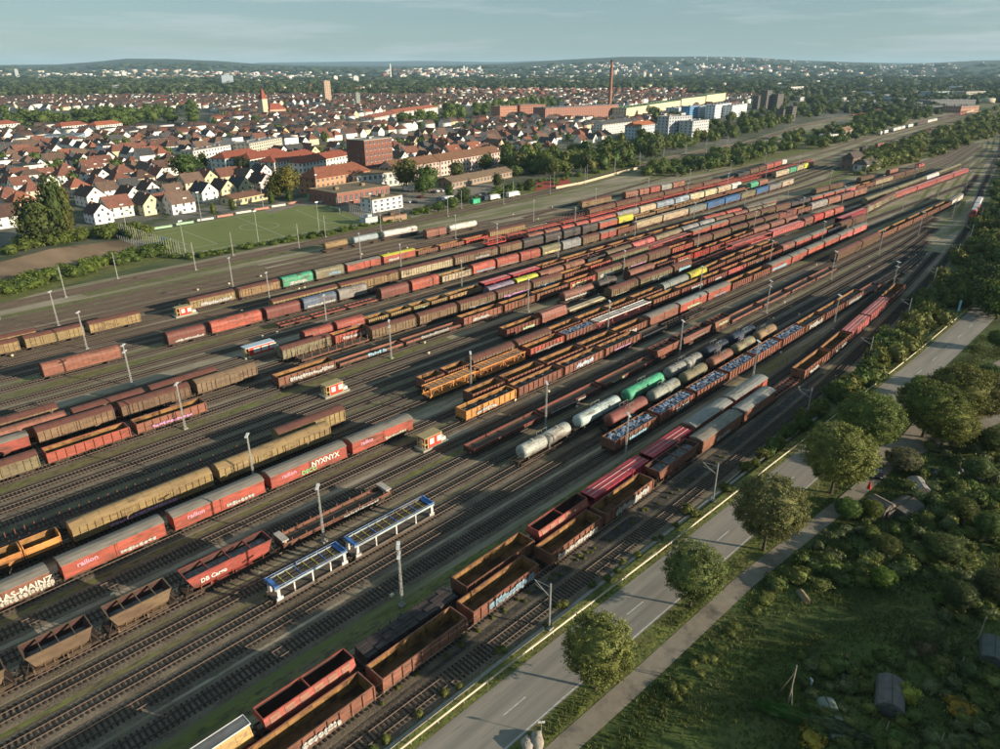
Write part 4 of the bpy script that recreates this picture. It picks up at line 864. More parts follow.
def mast(u, v, h, label, group='lamp masts in the railway yard', top=2):
    t = thing('lamp_mast', label, 'lamp mast', (u, v, 0), .1, group)
    ob('foot', basem, t); ob('pole', cached(('mast', h), lambda: mast_me(h)), t); ob('lamp_head', headm, t, (0, 0, h), PI/4)
    if top > 2: ob('lamp_head', headm, t, (0, 0, h-1.6), PI/4)
colv = [66, 86.5, 109.8, 140.7, 171.6, 205.3, 231.5]
cold = ['between the front train and the scrap train line', 'beside the low wagon line', 'behind the red sliding wall line', 'on the moss strip', 'beside the red hood line', 'before the green hood line', 'nearest the sports pitch line']
for j, u in enumerate((-8, 45, 99.5, 153, 204, 256, 306, 358, 410, 470, 530)):
    for i, v0 in enumerate(colv):
        v = v0 + (u-100)*.018 if u < 340 else v0 + 4.3 + max(0, (u-340))*(.0 if v0 < 180 else .07)
        if v - lerp(MAIN, u) < 6: continue
        if u > 420 and v0 < 100: continue
        x, y = PX(u, v)
        if not (-20 < x < 1010): continue
        far = 'nearest the camera' if j == 0 else f'{ORD[j-1]} across'
        mast(u, v, 10.4, f"lattice lamp mast, {ORD[j]} in its row {cold[i]}", top=3 if (i+j) % 4 == 1 else 2)
def catmast(u, v, h, label, arm=3.2, side=1, k=0.0):
    t = thing('catenary_mast', label, 'mast', (u, v, 0), k, 'catenary masts along the main lines')
    ob('pole', cached(('catp', h), lambda: MB().box(-.11, -.05, -.08, .08, 0, h).box(.05, .11, -.08, .08, 0, h).box(-.05, .05, -.02, .02, 0, h).mesh('pole', [STEEL])), t)
    ob('foot', basem, t)
    ob('arm', cached(('cata', arm, side, h), lambda: MB().tube((0, 0, h-.6), (0, side*arm, h-1.0), .05, 4).tube((0, 0, h-2.3), (0, side*arm, h-1.0), .05, 4).tube((0, side*arm*.3, h-1.9), (0, side*arm*.95, h-1.7), .03, 4).mesh('arm', [STEEL])), t)
for i, (u, v) in enumerate(((56.5, 47.4), (100, 47.4), (142, 49), (184, 51.2), (226, 55), (270, 60.4), (315, 64.8), (360, 71), (410, 78.8))): catmast(u, v, 7.6, f"catenary mast, {ORD[i]} along the hedge beside the road", 2.9, 1)
for i, u in enumerate(range(10, 680, 45)): catmast(u, lerp(LANES['m1'], u)-2.6, 10.5, f"grey catenary mast, {ORD[i]} along the main line by the hedge", 2.8, 1)
for i, u in enumerate(range(30, 680, 45)): catmast(u, lerp(LANES['m2'], u)+2.8, 9.5, f"grey catenary mast, {ORD[i]} on the hedge side of the main line", 2.8, -1)
wb = MB()
for kk, off in (('m1', 0), ('m2', 0), ('main', 0)):
    for dz in (5.6, 6.9):
        P = [(u, lane(kk, u), dz + (0 if dz < 6 else .0)) for u in range(-20, 600, 22)]
        for a, c in zip(P, P[1:]): wb.tube(a, c, .02, 3)
t = thing('catenary_wire', 'thin overhead wires above the main line tracks', 'wires', (0, 0, 0)); ob('wire', wb.mesh('wire', [mat('wire', (.06, .06, .06))]), t, kind='stuff')
def hut(u, v, L_, lab, big=False):
    t = thing('relay_hut', lab, 'hut', (u, v, 0), .03, 'red and white huts between the tracks'); w = 1.15; h = 2.9
    red, cream, pale = (.5, .05, .03), (.55, .42, .2), (.62, .6, .55)
    ob('base', MB().box(-L_/2-.6, L_/2+1.6, -w-.3, w+.3, 0, .5).mesh('base', [PLAIN]), t, col=(.3, .28, .22))
    ob('wall', MB().box(-L_/2+.9, L_/2, -w, w, .5, h-.15).mesh('wall', [PLAIN]), t, col=red)
    n = 2 if not big else 3
    pm = MB().box(-.55 if not big else -.95, .55 if not big else .95, -.05, 0, 1.1, 2.35).mesh('window', [PLAIN])
    for i in range(n): ob('window', pm, t, (-L_/2+1.9 + (L_-2.6)*i/max(1, n-1) if not big else -L_/2+3.1+i*2.3, -w, 0), 0, pale)
    ob('frame', MB().box(-L_/2, -L_/2+.1, -w, -w+.12, .5, h).box(-L_/2, -L_/2+.1, w-.12, w, .5, h).box(-L_/2+.8, -L_/2+.95, -w-.02, -w+.12, .5, h).box(-L_/2, -L_/2+.9, -w-.01, w, 1.3, 1.4).box(-L_/2+.01, -L_/2+.05, -.4, .4, .5, 2.4).box(L_/2-.15, L_/2+.02, -w-.06, w, .5, h).mesh('frame', [PLAIN]), t, col=cream)
    ob('roof', MB().box(-L_/2-.1, L_/2+.1, -w-.12, w+.12, h-.15, h+.05).mesh('roof', [PLAIN]), t, col=(.34, .27, .14) if not big else (.4, .5, .58))
    ob('ballast_box', MB().box(L_/2+.4, L_/2+1.4, -.8, .8, .5, 1.15).mesh('ballast_box', [PLAIN]), t, col=pale)
def hutat(x, y, L_, lab, big=False):
    L_ *= .82; u, v = G(x, y); hut(u+1, v+1.3, L_, lab, big)
hutat(182, 317, 5.5, 'cream and red hut left of the brown box wagons by the green hood'); hutat(258, 356, 10, 'long red hut with pale blue roof left of the olive box wagon', True)
hutat(332, 397, 5.5, 'red hut with white windows standing alone left of centre'); hutat(430, 450, 5.5, 'red hut at the end of the sliding wall train')
# small white signal boxes and marker posts between the tracks
sg = MB().box(-.25, .25, -.2, .2, .35, .75).box(-.04, .04, -.04, .04, 0, .35).mesh('signal', [mat('signal_paint', (.62, .55, .36))])
rs = random.Random(3)
for i in range(120):
    k = rs.choice([q for q in LANES if q[0] in 'acde']); u = rs.uniform(0, 330); v = lane(k, u) + rs.choice((-2.2, 2.2))
    if v - lerp(MAIN, u) < 3: continue
    t = thing('dwarf_signal', 'small pale dwarf signal box beside a yard track', 'signal', (u, v, 0), 0, 'small pale dwarf signals beside the yard tracks', sg)

# ------------------------------------------------------------ plants
rng = np.random.default_rng(5)
def leafball(name, n, rx, rz, zc, leaf, clumps=40, seed=1, core=.72, flat=0, fill=.8, lump=.25):
    """crown: n leaf quads gathered in clumps through an ellipsoid, with an uneven inner mass"""
    r = np.random.default_rng(seed)
    d = r.normal(size=(clumps, 3)); d /= np.linalg.norm(d, axis=1)[:, None]; rad = (r.uniform(fill**3, 1, clumps))**(1/3) * r.uniform(1-lump, 1.04, clumps)
    cc_ = d*rad[:, None]*np.array([rx, rx, rz])
    idx = r.integers(0, clumps, n); cs = np.minimum(rx, rz)*2.3/math.sqrt(clumps)
    p = cc_[idx] + r.normal(size=(n, 3))*cs*.5*np.array([1, 1, .8])
    nrm = p/np.linalg.norm(p, axis=1)[:, None] + r.normal(size=(n, 3))*.8; nrm /= np.linalg.norm(nrm, axis=1)[:, None]
    a = np.cross(nrm, r.normal(size=(n, 3))); a /= np.linalg.norm(a, axis=1)[:, None]; b_ = np.cross(nrm, a)
    s = leaf*r.uniform(.6, 1.25, n)[:, None]
    V = np.stack([p - a*s*.5, p + b_*s*.34, p + a*s*.5, p - b_*s*.34], 1).reshape(-1, 3); V[:, 2] += zc
    Q = np.arange(n*4).reshape(-1, 4)
    if core:
        t = np.linspace(0, PI, 7); f = np.linspace(0, 2*PI, 11)[:-1]; o0 = len(V)
        cv = np.array([[math.sin(x)*math.cos(y)*rx, math.sin(x)*math.sin(y)*rx, math.cos(x)*rz] for x in t for y in f])*core
        cv *= (1 + r.uniform(-.22, .12, len(cv)))[:, None]; cv[:, 2] += zc
        cq = [[o0+i*10+j, o0+i*10+(j+1) % 10, o0+(i+1)*10+(j+1) % 10, o0+(i+1)*10+j] for i in range(6) for j in range(10)]
        V = np.concatenate([V, cv]); Q = np.concatenate([Q, cq])
    me = npmesh(name, V, Q, [LEAF]); return me
def trunk_me(h, r0, crown=3., seed=0):
    rr = random.Random(seed); b = MB(); b.tube((0, 0, 0), (.1, 0, h), r0, 7, 0, r0*.6)
    for i in range(6):
        a = rr.uniform(0, 2*PI); z = h*rr.uniform(.7, 1); b.tube((.08, 0, z), (math.cos(a)*crown*.6, math.sin(a)*crown*.6, z+crown*rr.uniform(.4, .9)), r0*.4, 5, 0, r0*.12)
    return b.mesh('trunk', [BARK])
GREENS = [(.12, .145, .03), (.08, .115, .026), (.12, .14, .034), (.07, .1, .026), (.135, .14, .036), (.09, .12, .04)]
BIG = [leafball('crown', 19000, 5, 4.7, 7.6, .28, 420, s, .8, lump=.1, fill=.85) for s in (1, 2, 3)]
MED = [leafball('crown', 1500, 4, 4.2, 5.2, .75, 60, 10+s, .72) for s in range(3)]
SML = [leafball('crown', 260, 4, 4.2, 5.0, 1.5, 26, 20+s, .8) for s in range(4)]
TRK = [trunk_me(3.6, .26, 4, s) for s in range(3)]; 
BUSH = [leafball('foliage', 1600, 1.6, 1.1, 1.0, .28, 36, 40+s, .74, lump=.4) for s in range(4)]
BUSHN = [leafball('foliage', 800, 1.6, 1.1, 1.0, .36, 30, 60+s, .76, lump=.42) for s in range(4)]
BUSHM = [leafball('foliage', 420, 1.6, 1.3, 1.1, .5, 20, 50+s, .75, lump=.4) for s in range(3)]
def tree(u, v, w, h, label, group=None, col=None, lod=None, name='deciduous_tree', rnd=random):
    d = dist(u, v); lod = (0 if d < 230 else 1 if d < 520 else 2) if lod is None else lod
    me = rnd.choice((BIG, MED, SML)[lod]); col = col or rnd.choice(GREENS); col = tuple(c*rnd.uniform(.85, 1.2) for c in col)
    t = thing(name, label, 'tree', (u, v, 0), rnd.uniform(0, 6), group)
    s = (w/10, w/10, h/12) if lod == 0 else (w/8.4, w/8.4, h/9.6)
    c = ob('crown', me, t, col=col); c.scale = s
    if lod < 2: q = ob('trunk', rnd.choice(TRK), t); q.scale = (s[0], s[1], s[2]*.95)
    return t
STUFF = {}
def scatter(key, me, u, v, sw, sh, rz, z=-.1):
    STUFF.setdefault(key, []).append((me, u, v, sw, sh, rz, z))
def join_stuff(key, name, label, cat, col, mats=None):
    col = tuple(c*1.3 for c in col)
    Vs, Qs, n = [], [], 0; arr = {}
    for me, u, v, sw, sh, rz, z in STUFF.get(key, []):
        if me.name not in arr:
            V = np.zeros(len(me.vertices)*3, np.float32); me.vertices.foreach_get('co', V); Qi = np.zeros(len(me.loops), np.int32); me.loops.foreach_get('vertex_index', Qi); arr[me.name] = (V.reshape(-1, 3), Qi.reshape(-1, 4))
        V, Qi = arr[me.name]; c, s_ = math.cos(rz), math.sin(rz)
        X = np.stack([(V[:, 0]*c - V[:, 1]*s_)*sw + u, (V[:, 0]*s_ + V[:, 1]*c)*sw + v, V[:, 2]*sh + z], 1); Vs.append(X); Qs.append(Qi + n); n += len(V)
    o = thing(name, label, cat, (0, 0, 0), 0, None, npmesh(name, np.concatenate(Vs), np.concatenate(Qs), mats or [LEAF]), col); o['kind'] = 'stuff'; return o
def sbush(key, u, v, w, h, rnd, far=False):
    me = rnd.choice(BUSHM if far or dist(u, v) > 150 else BUSHN); scatter(key, me, u, v, w/3.3, h/2.2, rnd.uniform(0, 6))
def bush(u, v, w, h, label, group=None, col=None, name='bush', rnd=random):
    me = rnd.choice(BUSH if dist(u, v) < 170 else BUSHM); col = col or rnd.choice(GREENS); col = tuple(c*rnd.uniform(.85, 1.2) for c in col)
    t = thing(name, label, 'bush', (u, v, -.1), rnd.uniform(0, 6), group, me, col); t.scale = (w/3.3, w/3.3, h/2.2); return t
rt = random.Random(11)
for i, (x, y, w, h) in enumerate(((596, 689, 8.6, 10.6), (690, 607, 8.6, 10.2), (763, 550, 11, 12.8), (831, 493, 12.6, 13), (862, 455, 12, 13))):
    u, v = G(x, y); tree(u, v, w, h, f"round leafy roadside tree, {ORD[i]} from the bottom along the verge", 'roadside trees between road and path', (.16, .175, .05), 0, rnd=rt)
for i, (x, y, w, h) in enumerate(((922, 437, 13, 12), (953, 425, 14, 13), (940, 449, 11, 10), (975, 425, 12, 12))):
    u, v = G(x, y); tree(u, v, w, h, f"wide spreading tree, {ORD[i]} of the large clump at the road junction", 'trees of the clump at the road junction', (.13, .14, .03), 0, rnd=rt)
for i, (x, y, w, h, c) in enumerate(((918, 395, 6, 6, (.1, .13, .02)), (845, 520, 6, 5, (.06, .09, .02)), (990, 455, 8, 7, (.06, .085, .025)), (880, 590, 5, 4.5, (.08, .11, .02)), (900, 472, 8.5, 6, (.095, .11, .05)), (870, 520, 4.5, 4.6, (.1, .14, .02)), (985, 540, 6, 6, (.07, .09, .03)), (960, 520, 6, 5, (.06, .09, .02)), (955, 610, 6, 5.5, (.04, .06, .02)), (925, 645, 5, 4, (.075, .09, .03)), (990, 600, 7, 6, (.04, .06, .02)), (885, 555, 6, 4, (.06, .085, .02)), (940, 560, 8, 5, (.05, .075, .02)), (985, 390, 8, 8, (.05, .08, .02)), (995, 350, 7, 7, (.06, .08, .02)), (975, 480, 7, 5.5, (.08, .1, .03)))):
    w *= .74; h *= .8; c = tuple(q*1.35 for q in c); u, v = G(x, y); tree(u, v, w, h, f"small garden tree, {ORD[i]} of the trees and tall shrubs in the allotments", 'small trees in the allotments', c, 0, rnd=rt)
# tall trees beyond the bottom right edge, whose shade falls over the meadow
for i, (u, v, w, h) in enumerate(((112, -27, 14, 15), (104.5, -29, 14, 16), (97, -26, 13, 15.5), (90, -28, 14, 16), (83, -25, 13, 15), (76, -27, 13, 15.5), (69, -24, 12, 14.5), (62, -25, 12, 14), (55, -23, 11, 12))):
    tree(u, v, w, h, f"tall tree beyond the allotments, {ORD[i]} of the grove at lower right", 'tall grove beyond the allotments', None, 1, rnd=rt)
# hedge strip between main line and road
for i in range(150):
    u = rt.uniform(92, 430) if i > 26 else rt.uniform(20, 95)
    ml, rl = lerp(MAIN, u) - 2.8, rc(u, 6.0)[1]
    if ml - rl < 1: ml = rl + 1.5
    v = rt.uniform(rl, ml); big = min(6, max(2.2, (u-70)/18)) if u > 92 else 1.3
    if u < 60 and rt.random() < .4: continue
    sbush('hr%d' % rt.randrange(3), u, v, big*rt.uniform(.8, 1.1), big*rt.uniform(.55, .85), rt)
for i in range(60):
    u = rt.uniform(0, 120); sbush('weed', u, rt.uniform(53.2, 54.6), .7, .45, rt)
# allotment shrubs, from the path edge to the right
gcol = [(.06, .09, .02), (.08, .11, .025), (.05, .075, .025), (.1, .12, .03), (.07, .09, .035), (.045, .07, .018)]
def zone_px(x0, y0, x1, y1, n, fn, seed, inside=None):
    r = random.Random(seed); k = 0
    while k < n:
        x, y = r.uniform(x0, x1), r.uniform(y0, y1)
        if G(x, y)[1] > lerp(PATHC, G(x, y)[0]) - 3.2: k += .05; continue
        if inside and not inside(x, y): k += .05; continue
        fn(*G(x, y), r, int(k)); k += 1
def side_of(x, y, x0, y0, x1, y1): return (x1-x0)*(y-y0) - (y1-y0)*(x-x0)
GB = 'shrubs and perennials growing in the allotments'
zone_px(770, 520, 1005, 620, 150, lambda u, v, r, k: sbush('al%d' % r.randrange(3), u, v, r.uniform(1.6, 3.8), r.uniform(1, 2.4), r), 1, lambda x, y: side_of(x, y, 690, 640, 860, 470) > 2500 and not (640 < x < 940 and 590 < y < 680))
zone_px(800, 655, 1005, 760, 110, lambda u, v, r, k: sbush('al%d' % r.randrange(3), u, v, r.uniform(1, 2.8), r.uniform(.7, 1.7), r), 2, lambda x, y: not (870 < x < 925 and 670 < y < 715))
zone_px(880, 440, 1005, 530, 70, lambda u, v, r, k: sbush('al%d' % r.randrange(3), u, v, r.uniform(1.6, 3.6), r.uniform(1, 2.4), r), 3, lambda x, y: x > 900 or y < 480)
zone_px(640, 560, 790, 700, 26, lambda u, v, r, k: sbush('al1', u, v, r.uniform(1, 2.2), r.uniform(.5, 1), r), 4, lambda x, y: side_of(x, y, 600, 749, 800, 530) < 9000)
for i, (x, y, w, h, c, lb) in enumerate(((960, 712, 3.6, 1.6, (.42, .3, .04), 'bank of yellow flowers right of the brown tarpaulin'), (812, 742, 3.2, 1.5, (.4, .3, .04), 'yellow flowering bush at the bottom edge'), (905, 700, 3.2, 2.2, (.3, .3, .05), 'yellow green bush leaning on the tarpaulin tent'), (940, 668, 3, 2.4, (.12, .15, .04), 'pale green bush above the tarpaulin tent'), (925, 655, 2.6, 2.6, (.13, .14, .06), 'grey green bush beside a leaning post'), (895, 742, 3, 1.8, (.09, .17, .03), 'bright green bush below the tarpaulin'), (835, 670, 3, 2.4, (.1, .15, .04), 'spiky green plant near the pale barrel'), (965, 675, 3, 2.6, (.1, .13, .06), 'blue green bush near the right edge'))):
    bush(*G(x, y), w, h, lb, None, c, 'flowering_bush')
hm = leafball('foliage', 2600, 1, .6, .6, .3, 60, 77, .8)
hg = thing('clipped_hedge', 'low clipped green hedge at the bottom of the allotment', 'hedge', (*G(788, 717), 0), -1.15, None, hm, (.05, .12, .02)); hg.scale = (4.2, .9, 1.2)
hg = thing('clipped_hedge', 'grey green hedge right of the low clipped hedge', 'hedge', (*G(830, 732), 0), -1.15, None, hm, (.09, .12, .06)); hg.scale = (4, 1.1, 1.3)
# meadow grass tufts (stuff)
def tufts(name, pts, h, seed, col):
    r = np.random.default_rng(seed); n = len(pts); a = r.uniform(0, PI, n); w = h*.5; lean = r.normal(size=(n, 2))*h*.4
    dx, dy = np.cos(a)*w*.5, np.sin(a)*w*.5; hh = h*r.uniform(.5, 1.2, n)
    V = np.stack([np.stack([pts[:, 0]-dx, pts[:, 1]-dy, np.full(n, -.06)], 1), np.stack([pts[:, 0]+dx, pts[:, 1]+dy, np.full(n, -.06)], 1), np.stack([pts[:, 0]+lean[:, 0], pts[:, 1]+lean[:, 1], hh], 1)], 1).reshape(-1, 3)
    me = npmesh(name, V, np.arange(n*3).reshape(-1, 3), [LEAF]); o = thing(name, 'long meadow and verge grass', 'grass', (0, 0, 0), 0, None, me, col); o['kind'] = 'stuff'; return o
r_ = np.random.default_rng(9); u_ = r_.uniform(30, 230, 260000); v_ = r_.uniform(-25, 46, 260000)
rcv = np.interp(u_, [p[0] for p in RC], [p[1] for p in RC]); pcv = np.interp(u_, [p[0] for p in PATHC], [p[1] for p in PATHC])
ok = ~((np.abs(v_-rcv) < 4.3)) & ~(np.abs(v_-pcv) < 1.7) & ~((u_ > 124) & (v_ > 8) & (v_ < 36) & (np.abs(v_ - np.interp(u_, [128, 140, 152, 170, 195, 240], [34, 31, 27, 22, 16, 10])) < 3.4))
cl = np.sin(u_*.35+np.sin(v_*.3)*2)*np.sin(v_*.42+u_*.13) + r_.normal(size=len(u_))*.6
ok &= cl > -.1
tufts('grass', np.stack([u_[ok], v_[ok]], 1), .42, 3, (.085, .105, .026))
for i in range(230):
    u = rt.uniform(430, 1080); v = lerp(MAIN, u) - rt.uniform(5, 34); w_ = rt.uniform(5, 10)
    scatter('verge trees', rt.choice(SML), u, v, w_/8.4, w_*rt.uniform(.6, .9)/9.6, rt.random()*6)
# hedge along the left side of the yard: dense shrubs behind the main line
for i in range(170):
    t_ = rt.random(); x = -30 + t_*200; y = np.interp(x, [-30, 0, 50, 100, 150, 170], [304, 296, 284, 270, 258, 252]) - rt.uniform(0, 11)*(1 - .3*t_)
    sbush('hf%d' % rt.randrange(2), *G(x, y), rt.uniform(3.6, 6), rt.uniform(1.8, 3.2), rt, True)
for i in range(110):
    x = rt.uniform(165, 400); y = np.interp(x, [165, 186, 300, 372, 400], [258, 260, 241, 227, 222]) - rt.uniform(0, 4)
    sbush('hp', *G(x, y), rt.uniform(2.2, 3.6), rt.uniform(.9, 1.7), rt, True)
for i in range(90):
    x = rt.uniform(410, 640); y = np.interp(x, [400, 480, 560, 640], [222, 202, 185, 166]) - rt.uniform(1, 8)
    sbush('hc', *G(x, y), rt.uniform(3, 5), rt.uniform(1.6, 3.4), rt, True)
for i in range(80):
    x = rt.uniform(0, 150); y = np.interp(x, [0, 40, 120, 150], [259, 247, 238, 240]) - rt.uniform(0, 9)
    sbush('hb', *G(x, y), rt.uniform(4, 7), rt.uniform(2, 4.5), rt, True)
def treezone(pts, n, wr, hr, label, group, cols=None, seed=1, lod=None):
    r = random.Random(seed)
    stf = label.startswith('~'); label = label.strip('~')
    for i in range(n):
        t = r.random()*(len(pts)-1); k = int(t); f = t-k; x = pts[k][0]*(1-f)+pts[k+1][0]*f; y0 = pts[k][1]*(1-f)+pts[k+1][1]*f; y1 = pts[k][2]*(1-f)+pts[k+1][2]*f
        u, v = G(x, r.uniform(y0, y1))
        if stf: w_ = r.uniform(*wr); scatter(label, r.choice(SML), u, v, w_/8.4, r.uniform(*hr)/9.6, r.uniform(0, 6)); continue
        tree(u, v, r.uniform(*wr), r.uniform(*hr), label, group, r.choice(cols) if cols else None, lod, rnd=r)
DG = [(.07, .1, .026), (.085, .115, .026), (.105, .13, .03), (.06, .085, .024)]
for x, y, w, h, c, lb in ((41, 244, 17, 21, (.055, .085, .018), 'large round tree left of the tall poplars'), (62, 241, 9, 29, (.05, .08, .018), 'left of two tall poplars beside the brown field'), (70, 239, 8, 27, (.09, .12, .03), 'right of two tall poplars beside the brown field'),
        (288, 198, 17, 19, (.15, .11, .025), 'golden brown round tree behind the pitch'), (277, 199, 12, 15, (.14, .11, .025), 'smaller golden tree left of the golden brown one'), (188, 180, 20, 18, (.07, .1, .025), 'wide green tree above the first house rows'), (204, 168, 10, 12, (.03, .045, .018), 'dark tree beside the white terrace'), (243, 176, 11, 14, (.03, .045, .02), 'dark tree left of the red roofed blocks'),
        (407, 190, 17, 20, (.1, .12, .03), 'big tree left of the pink apartment block'), (428, 192, 14, 17, (.07, .1, .03), 'tree in front of the pink apartment block'), (422, 196, 9, 12, (.05, .085, .02), 'small dark tree by the car park'), (456, 180, 12, 13, (.07, .1, .025), 'tree at the middle of the pink block'), (486, 172, 12, 13, (.05, .08, .02), 'tree at the right end of the pink block'),
        (450, 199, 6, 9, (.06, .1, .02), 'slim tree in the car park'), (464, 205, 8, 10, (.05, .09, .02), 'conical tree beside the green container'), (438, 212, 8, 5, (.07, .1, .02), 'round bush tree at the car park edge'), (452, 209, 7, 5, (.08, .11, .02), 'second round bush tree at the car park edge'), (497, 187, 8, 9, (.05, .08, .02), 'round tree before the brown shed'), (530, 190, 7, 7, (.07, .1, .02), 'round tree left of the red court'),
        (272, 207, 3.5, 9, (.06, .09, .02), 'slim tree behind the pitch, left'), (290, 205, 3.5, 9, (.06, .09, .02), 'slim tree behind the pitch, middle'), (233, 213, 3.5, 8, (.06, .09, .02), 'slim tree behind the pitch goal'), (214, 216, 3, 7, (.11, .13, .02), 'slim yellowish tree beside the garden')):
    tree(*G(x, y), w, h, lb, None, c, 1)
treezone([(505, 160, 182), (560, 158, 176), (625, 145, 168), (660, 140, 160)], 64, (9, 15), (10, 17), 'tree in the wood behind the red court', 'trees of the wood behind the red court', DG, 31)
treezone([(690, 132, 145), (740, 118, 136), (790, 108, 122), (850, 96, 107)], 76, (9, 14), (9, 15), 'tree in the wood left of the branch line', 'trees of the wood left of the branch line', DG, 32)
treezone([(680, 168, 178), (760, 148, 162), (830, 130, 148), (870, 120, 135)], 70, (8, 13), (6, 11), 'tree between the branch line and the yard', 'trees between the branch line and the yard', DG, 33)
treezone([(850, 118, 136), (900, 110, 126), (930, 108, 118)], 70, (8, 13), (7, 12), '~tree in the wood before the engine sheds', 'trees of the wood before the engine sheds', DG, 34)
treezone([(862, 160, 174), (900, 146, 163), (940, 130, 155), (985, 114, 136), (1010, 100, 135)], 130, (8, 13), (6, 11), '~tree in the wooded wedge between the yards', 'trees of the wooded wedge between the yards', [(.09, .11, .03), (.06, .09, .02), (.1, .12, .035)], 35)
treezone([(500, 163, 178), (570, 158, 172), (640, 148, 158), (700, 138, 146), (760, 121, 133), (830, 101, 113), (880, 97, 104)], 200, (7, 12), (6, 12), '~scrub and trees lining the branch line', 'x', DG, 41)
treezone([(640, 170, 178), (700, 158, 172), (740, 150, 164), (800, 135, 150), (870, 118, 136), (905, 113, 127)], 200, (5, 10), (4, 9), '~scrub between branch line and yard', 'x', DG, 42)
treezone([(858, 162, 176), (900, 148, 166), (940, 132, 158), (985, 115, 140), (1010, 102, 140)], 190, (5, 9), (3, 7), '~low scrub of the wedge', 'x', DG, 43)
treezone([(985, 290, 330), (1020, 200, 300)], 26, (8, 12), (8, 12), 'tree on the right edge behind the road', 'trees on the right edge behind the road', DG, 36)
treezone([(0, 112, 128), (90, 116, 128), (120, 118, 130), (200, 108, 124)], 80, (14, 22), (13, 20), '~park tree in the left part of the town', 'park trees in the left part of the town', DG, 37)
treezone([(400, 118, 128), (440, 112, 124), (500, 104, 114), (560, 100, 108)], 70, (12, 18), (12, 17), '~tree in the green belt before the factory', 'trees of the green belt before the factory', [(.08, .12, .025), (.07, .1, .02)], 38)
treezone([(640, 112, 124), (690, 122, 132)], 10, (12, 18), (12, 17), 'tree beside the white apartment blocks', 'trees beside the white apartment blocks', DG, 39)

for k_, nm, lb, c in (('hr0', 'hedge', 'dense olive green hedge between the main line and the road', (.09, .1, .022)), ('hr1', 'hedge', 'darker shrubs mixed into the hedge between main line and road', (.06, .09, .02)), ('hr2', 'hedge', 'yellowish shrubs mixed into the hedge between main line and road', (.11, .115, .03)),
    ('weed', 'weeds', 'small weeds on the dark gravel beside the front train', (.12, .13, .03)), ('al0', 'undergrowth', 'dark green undergrowth of the allotment gardens', (.075, .105, .026)), ('al1', 'undergrowth', 'olive green undergrowth of the allotment gardens', (.125, .14, .036)), ('al2', 'undergrowth', 'grey green undergrowth of the allotment gardens', (.1, .12, .05)),
    ('hf0', 'hedge', 'wide green hedge below the brown field', (.09, .125, .02)), ('hf1', 'hedge', 'darker shrubs in the wide hedge below the brown field', (.065, .1, .02)), ('hp', 'hedge', 'low hedge between the sports pitch and the main line', (.075, .11, .02)), ('hc', 'hedge', 'green hedge between the car park and the main line', (.085, .125, .02)), ('hb', 'hedge', 'shrubs between the brown field and the houses', (.085, .11, .022))):
    join_stuff(k_, nm, lb, 'hedge' if nm == 'hedge' else 'undergrowth', c)
for k_, lb, c in (('verge trees', 'green verge trees right of the curving main line', (.085, .11, .028)), ('tree in the wood before the engine sheds', 'wood in front of the engine sheds', (.06, .09, .02)), ('tree in the wooded wedge between the yards', 'scrubby wood in the wedge between the two yards', (.1, .12, .032)), ('scrub and trees lining the branch line', 'dense green trees lining the branch line', (.085, .115, .028)), ('scrub between branch line and yard', 'green scrub between the branch line and the yard', (.09, .12, .03)), ('low scrub of the wedge', 'low yellowish scrub in the wooded wedge', (.12, .13, .035)), ('park tree in the left part of the town', 'park trees in the left part of the town', (.06, .09, .02)), ('tree in the green belt before the factory', 'belt of trees in front of the old factory', (.08, .115, .025))):
    join_stuff(k_, 'wood', lb, 'wood', c)
# ------------------------------------------------------------ buildings
ROOFC = {'red brown': (.155, .07, .05), 'brown': (.12, .08, .06), 'orange red': (.21, .08, .05), 'dark grey': (.06, .06, .062), 'dark brown': (.085, .05, .04)}
WALLC = {'white': (.7, .68, .63), 'cream': (.55, .47, .33), 'pale grey': (.42, .42, .4), 'yellow': (.55, .42, .18), 'pale blue': (.45, .5, .55)}
def house_meshes(l, w, e, r, hip):
    def wall():
        b = MB(); P = [(-l/2, -w/2, 0), (l/2, -w/2, 0), (l/2, w/2, 0), (-l/2, w/2, 0), (-l/2, -w/2, e), (l/2, -w/2, e), (l/2, w/2, e), (-l/2, w/2, e)]
        b.add(P, [(0, 1, 5, 4), (1, 2, 6, 5), (2, 3, 7, 6), (3, 0, 4, 7)])
        if not hip: b.add([(-l/2, -w/2, e), (-l/2, w/2, e), (-l/2, 0, e+r), (l/2, -w/2, e), (l/2, w/2, e), (l/2, 0, e+r)], [(0, 1, 2), (3, 4, 5)])
        return b.mesh('wall', [WALLM])
    def roof():
        o = .5; k = r/(w/2); b = MB(); hx = (w/2-.5) if hip else 0; t = .22
        x0, x1, y0, y1 = -l/2-o*.7, l/2+o*.7, -w/2-o, w/2+o; ze = e - o*k; zt = e + r
        for dz in (t, .02): b.add([(x0, y0, ze+dz), (x1, y0, ze+dz), (x1, y1, ze+dz), (x0, y1, ze+dz), (x0+hx, 0, zt+dz), (x1-hx, 0, zt+dz)], [(0, 1, 5, 4), (2, 3, 4, 5), (1, 2, 5), (3, 0, 4)] if hip else [(0, 1, 5, 4), (2, 3, 4, 5)])
        b.add([(x0, y0, ze+.02), (x1, y0, ze+.02), (x1, y0, ze+t), (x0, y0, ze+t)], [(0, 1, 2, 3)]); b.add([(x0, y1, ze+.02), (x1, y1, ze+.02), (x1, y1, ze+t), (x0, y1, ze+t)], [(0, 1, 2, 3)])
        return b.mesh('roof', [TILE])
    k = (l, w, e, r, hip); return cached(('hw', *k), wall), cached(('hr', *k), roof)
